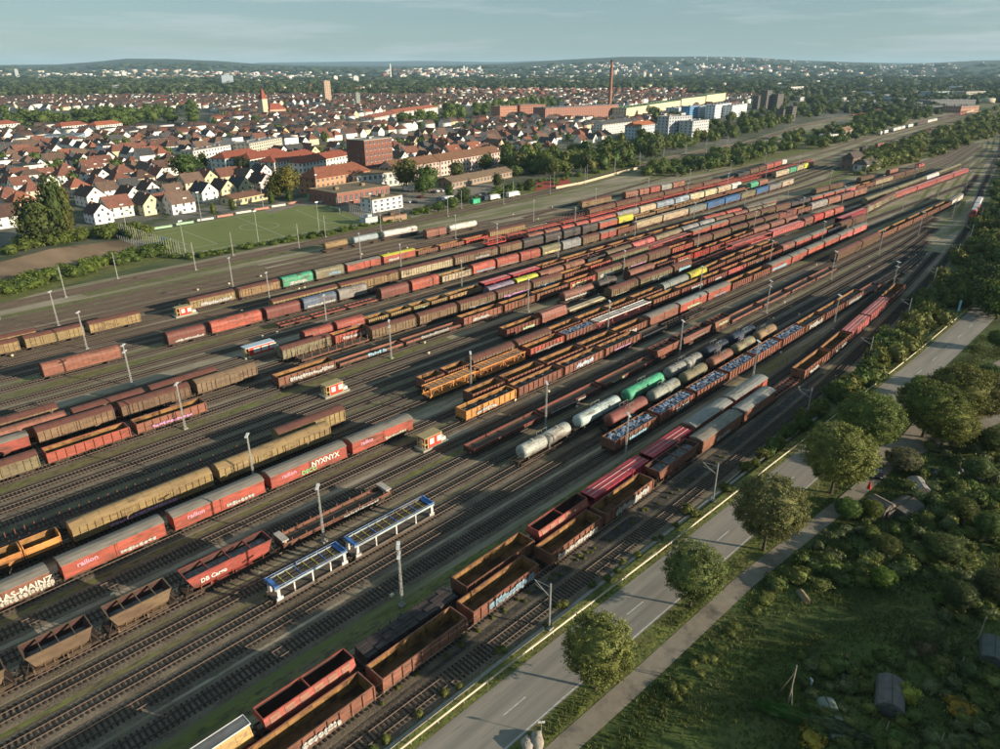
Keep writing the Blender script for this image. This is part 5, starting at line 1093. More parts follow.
HV = [(11, 9, 5.2, 4.2, 0), (13, 10, 5.6, 4.8, 0), (10, 10, 5.6, 4.2, 1), (12, 9, 3.6, 4.6, 0), (15, 10, 6, 4.5, 0), (12, 11, 5.8, 4.4, 1), (15.5, 12, 9, 1.0, 1), (14, 11, 8, 2.6, 1)]
chm = MB().box(-.35, .35, -.35, .35, 0, 1.6).mesh('chimney', [mat('chimney_brick', (.24, .12, .08))])
winm = MB().box(-.55, .55, -.06, 0, -.65, .65).mesh('window', [GLASS]); winf = MB().box(-.68, .68, -.04, .02, -.78, -.66).box(-.68, .68, -.04, .02, .66, .78).box(-.68, -.56, -.04, .02, -.66, .66).box(.56, .68, -.04, .02, -.66, .66).mesh('frame', [mat('window_frame', (.6, .6, .57))])
dorm = MB().box(-1, 1, -1.2, 1.2, 0, 1.2).mesh('dormer', [WALLM]); dormr = MB().box(-1.2, 1.2, -1.4, 1.3, 1.2, 1.35).mesh('roof', [TILE])
OCC = []
def house(u, v, rz, var, wc, rc_, label, group=None, det=0, name='house', r=random):
    l, w, e, h, hip = HV[var]; wm, rm = house_meshes(*HV[var]); jit = r.uniform(.85, 1.15)
    t = thing(name, label, 'house', (u, v, -.1), rz, group); ob('wall', wm, t, col=tuple(c*r.uniform(.9, 1.05) for c in WALLC[wc]))
    ro = ob('roof', rm, t, col=tuple(c*jit for c in ROOFC[rc_])); ob('chimney', chm, ro, (l*.2*r.choice((-1, 1)), .8, e+h-.9))
    if det:
        for s, wl, ax in ((-1, l, 0), (1, l, 0), (-1, w, 1), (1, w, 1)):
            nw = 3 if ax == 0 else 2
            for fl in range(2 if e > 4 else 1):
                for i in range(nw):
                    p = -wl/2 + wl*(i+.5)/nw; zz = 1.7 + fl*2.7
                    q = ob('window', winm, t, (p, s*w/2, zz) if ax == 0 else (s*l/2, p, zz), (0 if s < 0 else PI) if ax == 0 else (PI/2 if s > 0 else -PI/2)); 
                    if dist(u, v) < 460: ob('frame', winf, q)
            if ax == 1 and not hip: ob('window', winm, t, (s*l/2, 0, e+h*.35), PI/2 if s > 0 else -PI/2)
        if r.random() < .55:
            d = ob('dormer', dorm, ro, (l*.15, -w*.24, e+h*.18), col=WALLC[wc]); 
    OCC.append((u, v, 9)); return t
rh = random.Random(21); A8 = math.radians(8)
rowA = [(8, 226, 1, 'white', 'dark brown', 0), (24, 211, 5, 'cream', 'orange red', 0), (34, 199, 2, 'cream', 'red brown', 0), (92, 205, 4, 'white', 'dark brown', 1), (100, 222, 0, 'white', 'dark brown', 1), (118, 216, 1, 'white', 'red brown', 0), (131, 205, 1, 'white', 'dark brown', 1), (148, 213, 1, 'cream', 'brown', 1), (163, 211, 0, 'cream', 'red brown', 0), (180, 212, 1, 'white', 'brown', 0), (205, 200, 1, 'white', 'dark grey', 1), (224, 197, 1, 'cream', 'dark brown', 1), (241, 194, 1, 'cream', 'dark grey', 1), (262, 190, 1, 'pale grey', 'dark brown', 1)]
for i, (x, y, var, wc, rc_, g) in enumerate(rowA):
    house(*G(x, y), A8 + (PI/2 if g else 0), var, wc, rc_, f"{wc} house with {rc_} roof, {ORD[i]} from left in the front row", 'front row of houses behind field and pitch', 1, r=rh)
rowB = [(12, 206, 5, 'cream', 'red brown'), (50, 189, 0, 'white', 'red brown'), (78, 195, 5, 'cream', 'orange red'), (99, 192, 5, 'pale grey', 'dark brown'), (120, 187, 5, 'cream', 'red brown'), (108, 198, 0, 'white', 'brown'), (143, 186, 5, 'cream', 'dark brown'), (160, 183, 1, 'white', 'orange red'), (150, 197, 0, 'white', 'dark brown'), (174, 200, 0, 'white', 'brown'), (170, 188, 2, 'cream', 'brown'), (192, 190, 1, 'cream', 'brown'), (207, 186, 1, 'cream', 'orange red'), (228, 184, 4, 'cream', 'red brown'), (130, 194, 0, 'pale blue', 'dark grey'), (247, 184, 1, 'white', 'brown'), (262, 178, 0, 'white', 'dark grey')]
for i, (x, y, var, wc, rc_) in enumerate(rowB):
    house(*G(x, y), A8 + (PI/2 if rh.random() < .5 else 0), var, wc, rc_, f"{wc} house with {rc_} roof, {ORD[i]} from left behind the front row", 'second rows of houses behind the pitch', 1, r=rh)
def block(A, B, depth, h, label, wc, rc_=None, roof='flat', floors=3, name='apartment_building', cat='building', rh_=3.5, win=True, bays=None, band=None, z0=0):
    """long building standing on the ground line seen from A to B (survey photograph), going back by depth"""
    a, b_ = Vector(G(*A)), Vector(G(*B)); d = b_-a; L_ = d.length; ang = math.atan2(d.y, d.x); n = Vector((-d.y, d.x)).normalized(); c = (a+b_)/2 + n*depth/2
    t = thing(name, label, cat, (c.x, c.y, -.1), ang); OCC.append((c.x, c.y, max(L_, depth)*.5+3))
    for q in range(int(L_/12)): p = a + d*(q+.5)/int(L_/12) + n*depth/2; OCC.append((p.x, p.y, depth*.7+4))
    ob('wall', MB().box(-L_/2, L_/2, -depth/2, depth/2, 0, h).mesh('wall', [WALLM]), t, col=wc)
    rc_ = rc_ or (.2, .19, .17)
    if roof == 'flat':
        b = MB(); b.box(-L_/2+.4, L_/2-.4, -depth/2+.4, depth/2-.4, h+.01, h+.08, 0)
        for s in (-1, 1): b.box(-L_/2-.05, L_/2+.05, s*(depth/2-.15)-.25, s*(depth/2-.15)+.25, h, h+.5); b.box(s*(L_/2-.15)-.25, s*(L_/2-.15)+.25, -depth/2+.35, depth/2-.35, h, h+.49)
        for i in range(max(1, int(L_/16))): x = -L_/2 + L_*(i+.5)/max(1, int(L_/16)); b.box(x-1.2, x+1.2, -1.2, 1.2, h+.08, h+1.6)
        ro = ob('roof', b.mesh('roof', [ROOFP]), t, col=rc_)
    else:
        hip = roof == 'hip'; ro = ob('roof', house_roof(L_, depth, h, rh_, hip), t, col=rc_)
        if not hip: ob('gable', MB().add([(-L_/2, -depth/2, h), (-L_/2, depth/2, h), (-L_/2, 0, h+rh_), (L_/2, -depth/2, h), (L_/2, depth/2, h), (L_/2, 0, h+rh_)], [(0, 1, 2), (3, 4, 5)]).mesh('gable', [WALLM]), t, col=wc)
        for i in range(max(1, int(L_/14))): ob('chimney', chm, ro, (-L_/2 + L_*(i+.5)/max(1, int(L_/14)), 1, h+rh_-.9))
    if win:
        fh = h/floors; nb = bays or max(2, int(L_/3.6)); ne = max(1, int(depth/4)); D = dist(c.x, c.y); big = MB()
        ww, wh = min(.8, L_/nb*.32), fh*.25
        for fl in range(floors):
            z = fh*(fl+.55)
            for i in range(nb):
                x = -L_/2 + L_*(i+.5)/nb
                for s in (-1, 1):
                    if D < 620 and nb*floors < 60 and s < 0: q = ob('window', cached(('wn', round(ww, 1), round(wh, 1)), lambda: MB().box(-ww, ww, -.05, .02, -wh, wh).mesh('window', [GLASS])), t, (x, -depth/2, z)); ob('frame', cached(('wf', round(ww, 1), round(wh, 1)), lambda: MB().box(-ww-.12, ww+.12, -.12, .02, -wh-.14, -wh-.02).box(-.05, .05, -.07, -.051, -wh, wh).mesh('frame', [mat('window_frame', None)])), q)
                    else: big.box(x-ww, x+ww, s*depth/2-.05, s*depth/2+.05, z-wh, z+wh)
            for i in range(ne):
                y = -depth/2 + depth*(i+.5)/ne
                for s in (-1, 1): big.box(s*L_/2-.05, s*L_/2+.05, y-.7, y+.7, z-wh, z+wh)
        q = ob('window', big.mesh('window', [GLASS]), t, kind='stuff')
    return t, L_
def house_roof(l, w, e, r, hip):
    o = .6; k = r/(w/2); b = MB(); hx = (w/2-.5) if hip else 0; x0, x1, y0, y1 = -l/2-o, l/2+o, -w/2-o, w/2+o; ze = e - o*k*.6; zt = e + r
    for dz in (.25, .03): b.add([(x0, y0, ze+dz), (x1, y0, ze+dz), (x1, y1, ze+dz), (x0, y1, ze+dz), (x0+hx, 0, zt+dz), (x1-hx, 0, zt+dz)], [(0, 1, 5, 4), (2, 3, 4, 5), (1, 2, 5), (3, 0, 4)] if hip else [(0, 1, 5, 4), (2, 3, 4, 5)])
    return b.mesh('roof', [TILE])
SAL, WHT, CRM, BRK = (.48, .24, .14), (.62, .6, .55), (.5, .44, .32), (.2, .085, .06)
block((317, 195), (371, 185), 15, 9.5, 'salmon three storey station building with hipped red tile roof', SAL, (.2, .075, .045), 'hip', 3, rh_=5)
block((338, 206), (390, 197), 26, 6.5, 'maroon school hall with flat brown roof behind the pitch', (.25, .11, .085), (.2, .15, .09), 'flat', 1)
block((373, 213), (403, 207.5), 10, 6.6, 'white three storey school wing with flat roof', (.6, .6, .6), (.2, .15, .09), 'flat', 3)
block((358, 190), (408, 184), 24, 8.5, 'large flat roofed school block with brown roof', (.5, .5, .47), (.19, .14, .08), 'flat', 2)
block((367, 182), (394, 177), 16, 26, 'tall brick apartment tower with balconies', BRK, (.3, .3, .28), 'flat', 7)
block((394, 184), (440, 176), 13, 10, 'left half of the long pink apartment block', (.5, .36, .32), (.16, .085, .05), 'gable', 3, rh_=4)
block((441, 176), (500, 165), 13, 10, 'right half of the long pink apartment block', (.55, .42, .36), (.16, .085, .05), 'gable', 3, rh_=4)
block((227, 173), (262, 166), 13, 10, 'left white apartment block with long red roof', (.55, .58, .55), (.22, .065, .04), 'hip', 3)
block((252, 174), (290, 166), 13, 10, 'middle white apartment block with long red roof', WHT, (.22, .065, .04), 'hip', 3)
block((276, 178), (318, 168), 13, 10.5, 'right white apartment block with long red roof', WHT, (.22, .065, .04), 'hip', 3)
block((304, 178), (352, 168), 12, 10, 'white block with red roof behind the station building', WHT, (.22, .065, .04), 'hip', 3)
block((234, 206), (268, 199), 10, 3.6, 'low yellow building with brown roof behind the pitch', (.55, .46, .26), (.14, .075, .05), 'gable', 1, rh_=2)
block((452, 189), (512, 177), 12, 4, 'long low shed with brown roof beside the car park', (.3, .22, .16), (.17, .12, .08), 'gable', 1, rh_=2.5, name='shed')
block((383, 223), (407, 219), 6, 2.5, 'small brown roofed shed at the pitch corner', (.3, .2, .14), (.13, .075, .045), 'flat', 1, name='shed', win=False)
block((366, 225), (378, 223), 5, 3, 'small pale shed at the pitch corner', (.5, .55, .55), (.45, .48, .48), 'flat', 1, name='shed', win=False)
block((215, 153), (250, 153), 16, 8, 'long grey flat roofed building left of the white one', (.35, .36, .36), (.2, .2, .2), 'flat', 3)
block((251, 156), (283, 149), 16, 10, 'long beige flat roofed building in the town', (.45, .42, .34), (.25, .25, .24), 'flat', 4)
block((195, 163), (232, 156), 12, 9, 'white terrace with stepped flat roof in the town', WHT, (.25, .22, .2), 'flat', 3)
block((42, 144), (80, 143), 30, 7, 'blue grey warehouse with flat roof in the town', (.3, .38, .45), (.14, .17, .2), 'flat', 2)
block((395, 122), (438, 115), 18, 12, 'long white apartment terrace in the town centre', WHT, (.3, .1, .06), 'hip', 4)
block((375, 127), (405, 120), 18, 11, 'white apartment terrace with red roofs in the centre', WHT, (.25, .09, .06), 'hip', 4)
block((0, 134), (22, 132), 16, 10, 'white block with red roof at the left edge', WHT, (.25, .08, .05), 'hip', 3)
block((64, 136), (90, 133), 14, 10, 'white block with red roof by the park trees', WHT, (.25, .08, .05), 'hip', 3)
block((98, 135), (124, 132), 14, 10, 'white block with orange roof by the park trees', WHT, (.3, .1, .05), 'hip', 3)
block((326, 104), (332, 103.8), 13, 44, 'tall brown and cream residential tower left of centre', (.42, .3, .22), (.3, .28, .25), 'flat', 14, name='residential_tower')
block((357, 109), (361, 108.9), 9, 27, 'shorter grey green tower right of the tall tower', (.3, .33, .28), (.25, .25, .22), 'flat', 9, name='residential_tower')
block((545, 121), (618, 116), 24, 17, 'long brick factory building beside the chimney', (.3, .15, .11), (.12, .12, .125), 'flat', 5, name='factory', bays=32)
block((500, 119), (517, 118), 20, 17, 'left brick factory wing with two blocks', (.42, .2, .13), (.2, .14, .11), 'flat', 5, name='factory')
block((520, 118), (545, 117), 20, 18, 'brick factory block left of the long factory', (.36, .16, .11), (.18, .13, .11), 'flat', 5, name='factory')
block((626, 117), (680, 107.5), 22, 12.5, 'left part of the long cream factory with green roof', (.6, .52, .36), (.14, .22, .12), 'flat', 3, name='factory', bays=30)
block((681, 107), (705, 103.5), 24, 14.5, 'middle part of the long cream factory with dark roof', (.6, .53, .36), (.12, .11, .09), 'flat', 3, name='factory', bays=16)
block((706, 103.5), (725, 100.5), 24, 16, 'right part of the long cream factory with green roof', (.6, .53, .36), (.14, .22, .12), 'flat', 4, name='factory', bays=14)
for i, (a_, b_, hh) in enumerate((((674, 118), (688, 116), 14), ((689, 119), (697, 118), 17), ((699, 117), (712, 115), 15), ((714, 119), (730, 116), 19), ((731, 118), (746, 115), 17))):
    block(a_, b_, 14, hh, f"white and blue apartment block, {ORD[i]} from left beside the cream factory", (.1, .25, .45) if i == 1 else (.6, .64, .66), (.3, .32, .34), 'flat', 5)
block((667, 142), (690, 140), 15, 24, 'left part of the grey stepped apartment high rise', (.42, .44, .46), (.3, .3, .3), 'flat', 8)
block((691, 142.5), (707, 140), 15, 20, 'right part of the grey stepped apartment high rise', (.5, .5, .5), (.3, .3, .3), 'flat', 7)
block((634, 139), (654, 136), 12, 13, 'pale blue block with orange hipped roof', (.5, .55, .58), (.32, .11, .05), 'hip', 4)
block((602, 135), (632, 131), 12, 11, 'white and blue block with dark roof before the factory', WHT, (.07, .07, .075), 'gable', 4)
for i, (a_, b_, hh) in enumerate((((757, 109), (761, 108.8), 22), ((765, 110), (770, 109.7), 32), ((776, 110), (782, 109.6), 26), ((782, 121), (785, 120.8), 15), ((791, 121), (795, 120.7), 19))):
    block(a_, b_, 12, hh, f"dark concrete high rise, {ORD[i]} of the cluster behind the branch line", (.13, .115, .1), (.08, .075, .07), 'flat', max(5, hh//3), name='high_rise', bays=8)
for i, (a_, b_, hh, c_) in enumerate((((927, 112), (972, 111), 9, (.2, .19, .18)), ((930, 106), (975, 105), 10, (.17, .17, .17)), ((960, 113), (978, 112), 10, (.4, .22, .15)), ((932, 98), (952, 97), 14, (.35, .45, .5)), ((965, 98), (985, 97), 14, (.45, .42, .34)), ((895, 100), (905, 99.5), 7, (.35, .38, .4)), ((860, 105), (875, 104), 7, (.35, .4, .42)), ((850, 110), (858, 109.5), 5, WHT), ((790, 93), (803, 92), 16, WHT), ((800, 101), (817, 100), 8, (.5, .5, .48)), ((843, 95), (855, 94), 8, (.5, .5, .5)))):
    block(a_, b_, 30, hh, f"{'dark long engine shed' if i < 2 else 'industrial hall'}, {ORD[i]} in the industrial area at upper right", c_, (.16, .16, .165), 'flat', 2, name='industrial_hall')
block((826, 139), (838, 138), 9, 4, 'white signal works building among the trees', WHT, (.4, .4, .38), 'flat', 1, name='railway_building')
block((841, 137), (852, 134), 9, 5, 'pale works building with brown roof by the yard throat', (.5, .4, .33), (.2, .12, .08), 'gable', 1, name='railway_building')
block((866, 172), (880, 168.5), 10, 5, 'white signal box with hipped dark roof by the wooded wedge', WHT, (.09, .075, .065), 'hip', 1, name='railway_building', rh_=3)
block((851, 171), (862, 168), 8, 9, 'dark brick tower house beside the white signal box', (.2, .13, .1), (.08, .06, .05), 'hip', 2, name='railway_building')
# church, chimney, pylons
cu, cv_ = G(265, 117); t = thing('church', 'church with square pale tower, pointed red spire and red nave roof', 'church', (cu, cv_, -.1), A8); OCC.append((cu+10, cv_, 30))
ob('tower', MB().box(-4.5, 4.5, -4.5, 4.5, 0, 26).mesh('tower', [WALLM]), t, col=(.5, .42, .3)); ob('spire', MB().add([(-5, -5, 26), (5, -5, 26), (5, 5, 26), (-5, 5, 26), (0, 0, 42)], [(0, 1, 4), (1, 2, 4), (2, 3, 4), (3, 0, 4)]).mesh('spire', [TILE]), t, col=(.24, .07, .045))
ob('nave', MB().box(5, 34, -8, 8, 0, 11).mesh('nave', [WALLM]), t, col=(.45, .3, .22)); q = ob('roof', house_roof(29, 16, 11, 8, True), t, (19.5, 0, 0), col=(.24, .07, .045))
cu, cv_ = G(609, 114); t = thing('factory_chimney', 'very tall slender brick chimney behind the factory', 'chimney', (cu, cv_, 0)); OCC.append((cu, cv_, 12))
ob('shaft', MB().tube((0, 0, 0), (0, 0, 78), 3.4, 14, 0, 2.0).mesh('shaft', [mat('chimney_shaft', (.3, .15, .11), .9, 0, .2, .2)]), t); ob('rim', MB().tube((0, 0, 78), (0, 0, 80), 2.35, 14).mesh('rim', [mat('chimney_top', (.1, .06, .05))]), t)
# town fill
bot = [(-60, 226), (0, 214), (60, 196), (90, 188), (250, 172), (300, 160), (390, 166), (480, 160), (560, 154), (600, 142), (640, 128), (700, 118), (760, 100), (780, 95)]
exc_px = [[(-20, 128), (100, 133), (215, 130), (215, 108), (100, 112), (-20, 110)], [(395, 128), (470, 124), (565, 112), (560, 100), (490, 103), (430, 112)], [(300, 156), (420, 138), (470, 130), (470, 124), (420, 131), (300, 147)], [(265, 176), (320, 178), (420, 165), (400, 188), (300, 200)], [(170, 182), (208, 182), (208, 160), (180, 160)]]
def inpoly(x, y, P):
    c = False; j = len(P)-1
    for i in range(len(P)):
        if (P[i][1] > y) != (P[j][1] > y) and x < (P[j][0]-P[i][0])*(y-P[i][1])/(P[j][1]-P[i][1]) + P[i][0]: c = not c
        j = i
    return c
poly('grass_strip', [G(*p) for p in ((300, 156), (420, 138), (470, 130), (470, 125), (420, 132), (300, 148))], -.06, mat('dry_grass', (.17, .14, .06), 1, 0, .3, .1))
OA = np.array(OCC); cand = []
from mathutils import noise as MN2
dx_, dy_ = math.cos(A8), math.sin(A8)
for i in range(-60, 150):
    for j in range(15, 120):
        a = i*15.5 + rh.uniform(-2.5, 2.5); b_ = j*19 + (j//2)*7 + rh.uniform(-2, 2)
        u, v = a*dx_ - b_*dy_, a*dy_ + b_*dx_
        if dist(u, v) > 2150 or i % 9 == 0: continue
        x, y = PX(u, v)
        if MN2.noise(Vector((u*.006, v*.006, 0))) > .38: continue
        if not (-25 < x < 775) or y < 96.5 or y > np.interp(x, [p[0] for p in bot], [p[1] for p in bot]): continue
        if any(inpoly(x, y, P) for P in exc_px): continue
        if (np.hypot(OA[:, 0]-u, OA[:, 1]-v) < OA[:, 2]+6).any(): continue
        if rh.random() < .13: scatter('town tree', rh.choice(SML), u, v, rh.uniform(.8, 1.5), rh.uniform(.7, 1.3), rh.random()*6); continue
        cand.append((dist(u, v), u, v))
        if rh.random() < .6: scatter('town tree', rh.choice(SML), u+8, v+9, rh.uniform(.5, 1.1), rh.uniform(.5, .9), rh.random()*6)
cand.sort(); rk = list(ROOFC); wk = list(WALLC)
wroof = [.3, .28, .08, .18, .16]; wwall = [.72, .14, .08, .02, .04]
far = {}
HVN = {}
for n_, (d, u, v) in enumerate(cand):
    var = rh.randrange(6) if rh.random() > .13 else rh.choice((6, 6, 7)); rr = rh.choices(rk, wroof)[0] if var != 6 else 'dark grey'; ww = rh.choices(wk, wwall)[0] if var < 6 else 'white'; rz = A8 + rh.choice((0, PI/2)) + rh.uniform(-.08, .08)
    if n_ < 265: house(u, v, rz, var, ww, rr, f"{ww} house with {rr} roof in the packed streets of the town", f"{ww} houses with {rr} roofs in the town", 1 if n_ < 60 else 0, r=rh)
    else:
        wm, rm = house_meshes(*HV[var])
        for me, mi in ((wm, 5 + wk.index(ww)), (rm, rk.index(rr))): far.setdefault('l', []).append((me, mi, u, v, rz))
def flatcol(name, c, **k): return mat(name, c, .9, 0, .12, .05, **k)
fm = [flatcol('far roof ' + k, ROOFC[k]) for k in rk] + [flatcol('far wall ' + k, WALLC[k]) for k in wk]
def join_tris(items, name, mats):
    Vs, Ts, Ms, n = [], [], [], 0; arr = {}
    for it in items:
        me, mi, u, v, rz = it[:5]; z = it[5] if len(it) > 5 else -.1; sc = it[6] if len(it) > 6 else (1, 1, 1)
        if me.name not in arr:
            me.calc_loop_triangles(); V = np.zeros(len(me.vertices)*3, np.float32); me.vertices.foreach_get('co', V); tt = np.zeros(len(me.loop_triangles)*3, np.int32); me.loop_triangles.foreach_get('vertices', tt); arr[me.name] = (V.reshape(-1, 3), tt.reshape(-1, 3))
        V, tt = arr[me.name]; c, s_ = math.cos(rz), math.sin(rz); Xs = V*np.array(sc)
        Vs.append(np.stack([Xs[:, 0]*c - Xs[:, 1]*s_ + u, Xs[:, 0]*s_ + Xs[:, 1]*c + v, Xs[:, 2] + z], 1)); Ts.append(tt + n); Ms.append(np.full(len(tt), mi)); n += len(V)
    return npmesh(name, np.concatenate(Vs), np.concatenate(Ts), mats, np.concatenate(Ms))
o = thing('far_houses', 'hundreds of small tiled houses filling the distant town', 'houses', me=join_tris(far['l'], 'far_houses', fm)); o['kind'] = 'stuff'
join_stuff('town tree', 'garden_trees', 'small trees standing between the houses of the town', 'trees', (.06, .09, .022))
print('houses', len(cand))
# ------------------------------------------------------------ hills, far woods, far city
SIL = [(-200, 65), (0, 65), (60, 64.4), (95, 62), (130, 58.6), (172, 59), (222, 61), (262, 64.2), (330, 66), (420, 66), (500, 64), (560, 60), (620, 57), (690, 56.5), (750, 57.6), (800, 60.5), (860, 62.5), (900, 64), (940, 62.5), (975, 60.5), (1010, 60), (1200, 60)]
SIL2 = [(-200, 66), (230, 65.5), (262, 62.5), (330, 61.8), (420, 60.8), (500, 62), (560, 60), (640, 60), (1000, 64), (1200, 65)]
def zat(f, y): b = y - 374.5; return H - f*(F*sp + b*cp)/(F*cp - b*sp)
def wpos(f, x): r = (x-500)*(f*cp + 70*sp)/F; return f*ct + r*st_, f*st_ - r*ct
from mathutils import noise as MN
def hz(f, x):
    ridge = zat(9500, lerp(SIL, x)); t = min(1, max(0, (f-4700)/(9500-4700))); s = t*t*(3-2*t); bump = MN.noise(Vector((f*.0011, x*.02, 0)))
    z = ridge*s*(1 + .12*bump*(1-t)*2) + 14*bump*min(1, t*3)*(1-t)
    if f > 9500: z = ridge*max(0, 1-(f-9500)/4500)
    return z - .5
def grid(name, fs, xs, fn, m):
    b = MB(); b.add([(*wpos(f, x), fn(f, x)) for f in fs for x in xs], [(i*len(xs)+j, (i+1)*len(xs)+j, (i+1)*len(xs)+j+1, i*len(xs)+j+1) for i in range(len(fs)-1) for j in range(len(xs)-1)])
    ob(name, b.mesh(name, [m], True), kind='structure')
HILL = mat('wooded_hill', (.024, .05, .036), 1, 0, .45, .012, (.075, .1, .04), (.52, .6), third=(.022, .038, .018), s3=.03, objrand=False)
HILL2 = mat('distant_hill', (.025, .045, .045), 1, 0, .3, .006, objrand=False)
grid('hills', [4600, 4900, 5300, 5700, 6100, 6500, 6900, 7300, 7800, 8300, 8800, 9200, 9500, 9800, 10500, 12000, 14000], list(range(-200, 1201, 10)), hz, HILL)
grid('distant_hills', [12000, 14000, 16000, 18000, 18400, 20000], list(range(-260, 1261, 20)), lambda f, x: zat(18000, lerp(SIL2, x) + .35*MN.noise(Vector((x*.03, 0, 0))))*max(0, 1-abs(f-18000)/6200)-1, HILL2)
poly('plain', [(9000, -12000), (9000, 9000), (-9000, 9000), (-9000, 26000), (26000, 26000), (26000, -12000)], -1.5, GND)
lump = [leafball('foliage', 70, 4, 4.2, 3.4, 2.6, 12, 90+s, .85) for s in range(3)]
rf = random.Random(8)
def belt(key, n, f0, f1, x0, x1, w, h, terr=False):
    for i in range(n):
        f = f0 + (f1-f0)*rf.random()**.8; x = rf.uniform(x0, x1); u, v = wpos(f, x); s = rf.uniform(.7, 1.3)*w/8; scatter(key, rf.choice(lump), u, v, s, s*h/w, rf.random()*6, hz(f, x) if f > 4600 else -.3)
belt('fw', 480, 1950, 2250, -30, 430, 22, 16); belt('fw', 260, 1950, 2350, 690, 1030, 22, 16); belt('fw', 160, 2500, 2650, 400, 700, 22, 16); belt('fw', 150, 1500, 1950, 760, 1030, 20, 13); belt('fw', 90, 1150, 1500, 800, 940, 14, 10)
belt('fw', 900, 2650, 3300, -30, 1030, 34, 17); belt('fw', 700, 3300, 4700, -30, 1030, 60, 20); belt('fw', 500, 4700, 7500, -30, 1030, 90, 22)
join_stuff('fw', 'far_wood', 'dark green woods on the plain and slopes beyond the town', 'woods', (.05, .07, .028))
cubem = MB().box(-.5, .5, -.5, .5, 0, 1).mesh('far_block', [])
items = []; fcm = [flatcol('far city ' + n, c) for n, c in (('white', (.62, .6, .56)), ('cream', (.5, .44, .34)), ('roof red', (.24, .1, .07)), ('grey', (.3, .31, .32)), ('roof brown', (.13, .08, .06)))]
def city(n, f0, f1, x0, x1, wm_, hm_, pal=(0, 0, 1, 2, 3)):
    for i in range(n):
        f = rf.uniform(f0, f1); x = rf.gauss((x0+x1)/2, (x1-x0)/4) if rf.random() < .7 else rf.uniform(x0, x1); u, v = wpos(f, x); w = rf.uniform(*wm_)
        items.append((cubem, rf.choice(pal), u, v, rf.random()*3, hz(f, x) if f > 4600 else -.3, (w, w*rf.uniform(.4, .9), rf.uniform(*hm_))))
city(380, 4300, 6200, 90, 330, (18, 45), (9, 22)); city(200, 4200, 5600, 400, 560, (18, 45), (8, 20)); city(230, 4900, 7200, 530, 700, (14, 36), (7, 15)); city(90, 6600, 7400, 560, 640, (14, 30), (7, 12)); city(210, 5400, 7000, 690, 850, (18, 60), (8, 20)); city(130, 6200, 8200, 840, 960, (14, 34), (7, 12)); city(60, 4700, 5400, 860, 1000, (18, 50), (7, 14)); city(120, 4600, 6500, -20, 120, (16, 40), (8, 16)); city(60, 1450, 2400, 790, 1000, (18, 60), (6, 10), (0, 1, 3, 3, 2)); city(160, 5200, 7000, 380, 480, (18, 50), (10, 30)); city(50, 7600, 8600, 640, 860, (14, 30), (8, 12)); city(70, 2600, 4400, 560, 1000, (14, 60), (6, 11)); city(620, 2050, 2640, 300, 760, (11, 17), (6, 9), (2, 2, 2, 4, 4, 4, 1, 0)); city(200, 2700, 4300, 0, 1000, (12, 40), (6, 12))
o = thing('far_city', 'scattered pale buildings of the distant city at the foot of the hills', 'city', me=join_tris(items, 'far_city', fcm)); o['kind'] = 'stuff'
for i, (x, y0, y1, w, c, f) in enumerate(((18, 78, 69, 4, (.4, .42, .42), 5200), (228, 90, 75, 15, (.3, .35, .4), 2900), (120, 83, 76, 5, (.5, .33, .26), 4300), (105, 81, 75, 4, (.5, .45, .38), 4500), (139, 83, 77, 6, (.5, .52, .5), 4300), (125, 78, 72, 5, WHT, 5200), (181, 74, 71, 3, WHT, 6200), (336, 86, 76, 5, WHT, 3500), (356, 86, 76, 7, (.5, .52, .52), 3500), (291, 84, 77, 4, WHT, 3700), (391, 79, 64, 1.4, WHT, 4800), (403, 83, 75, 9, WHT, 4400), (464, 76, 66, 2.2, (.5, .55, .55), 5600), (478, 79, 75, 2, WHT, 5000), (644, 83, 72, 4, (.5, .45, .4), 4500), (650, 83, 74, 3.4, WHT, 4500), (519, 84, 77, 3, (.45, .5, .52), 4200), (731, 72.5, 64, 2.2, (.42, .45, .47), 6600), (736, 72.5, 65, 2.2, (.42, .45, .47), 6600), (629, 82, 76, 4, WHT, 4500))):
    u, v = wpos(f, x); zb = hz(f, x) if f > 4600 else 0; sc_ = f/ (F*.9); ht = max(10, zat(f, y1) - zb); wd = w*f/765*.75
    t = thing('distant_tower', f"pale distant {'mast' if w < 2 else 'high rise'}, {ORD[i]} along the horizon", 'tower', (u, v, zb-1), 0.5+YAW-PI/2, 'high rises of the distant city', MB().box(-wd/2, wd/2, -wd/3, wd/3, 0, ht).box(-wd/4, wd/4, -wd/5, wd/5, ht, ht+3).mesh('tower', [mat('distant_render', None, .9)]), c)
# ------------------------------------------------------------ trains beyond the yard throat
def addlane(k, pts):
    P = sorted(G(*p) for p in pts); P = [(P[0][0]-60, P[0][1]-(P[1][1]-P[0][1])/(P[1][0]-P[0][0])*60)] + P + [(P[-1][0]+60, P[-1][1])]
    us = np.arange(P[0][0], P[-1][0], 4.0); DENSE[k] = (us, np.interp(us, [p[0] for p in P], [p[1] for p in P]))
addlane('x1', [(853, 116), (893, 109), (932, 102.5)]); T('x1', 0, 'the red and white train behind the wood', '853 lo:rd lo:rd lo:rd 874 hd:rd hd:rd 893 sl:bg sl:bg sl:wh 931')
addlane('x2', [(879, 135.5), (914, 126.5), (950, 118), (987, 108.5)]); T('x2', 0, 'the pale train near the engine sheds', '880 hd:wh _ 884 hd:wh 888 _ 893 hd:wh hd:wh hd:wh 905 _ 908 hd:wh 913 _ 917 sl:gy sl:gy hd:wh hd:wh 937 lc:dk 942 sl:gy sl:gy sl:gy 960 lc:rd 966 hd:bg hd:bg hd:bg 985')
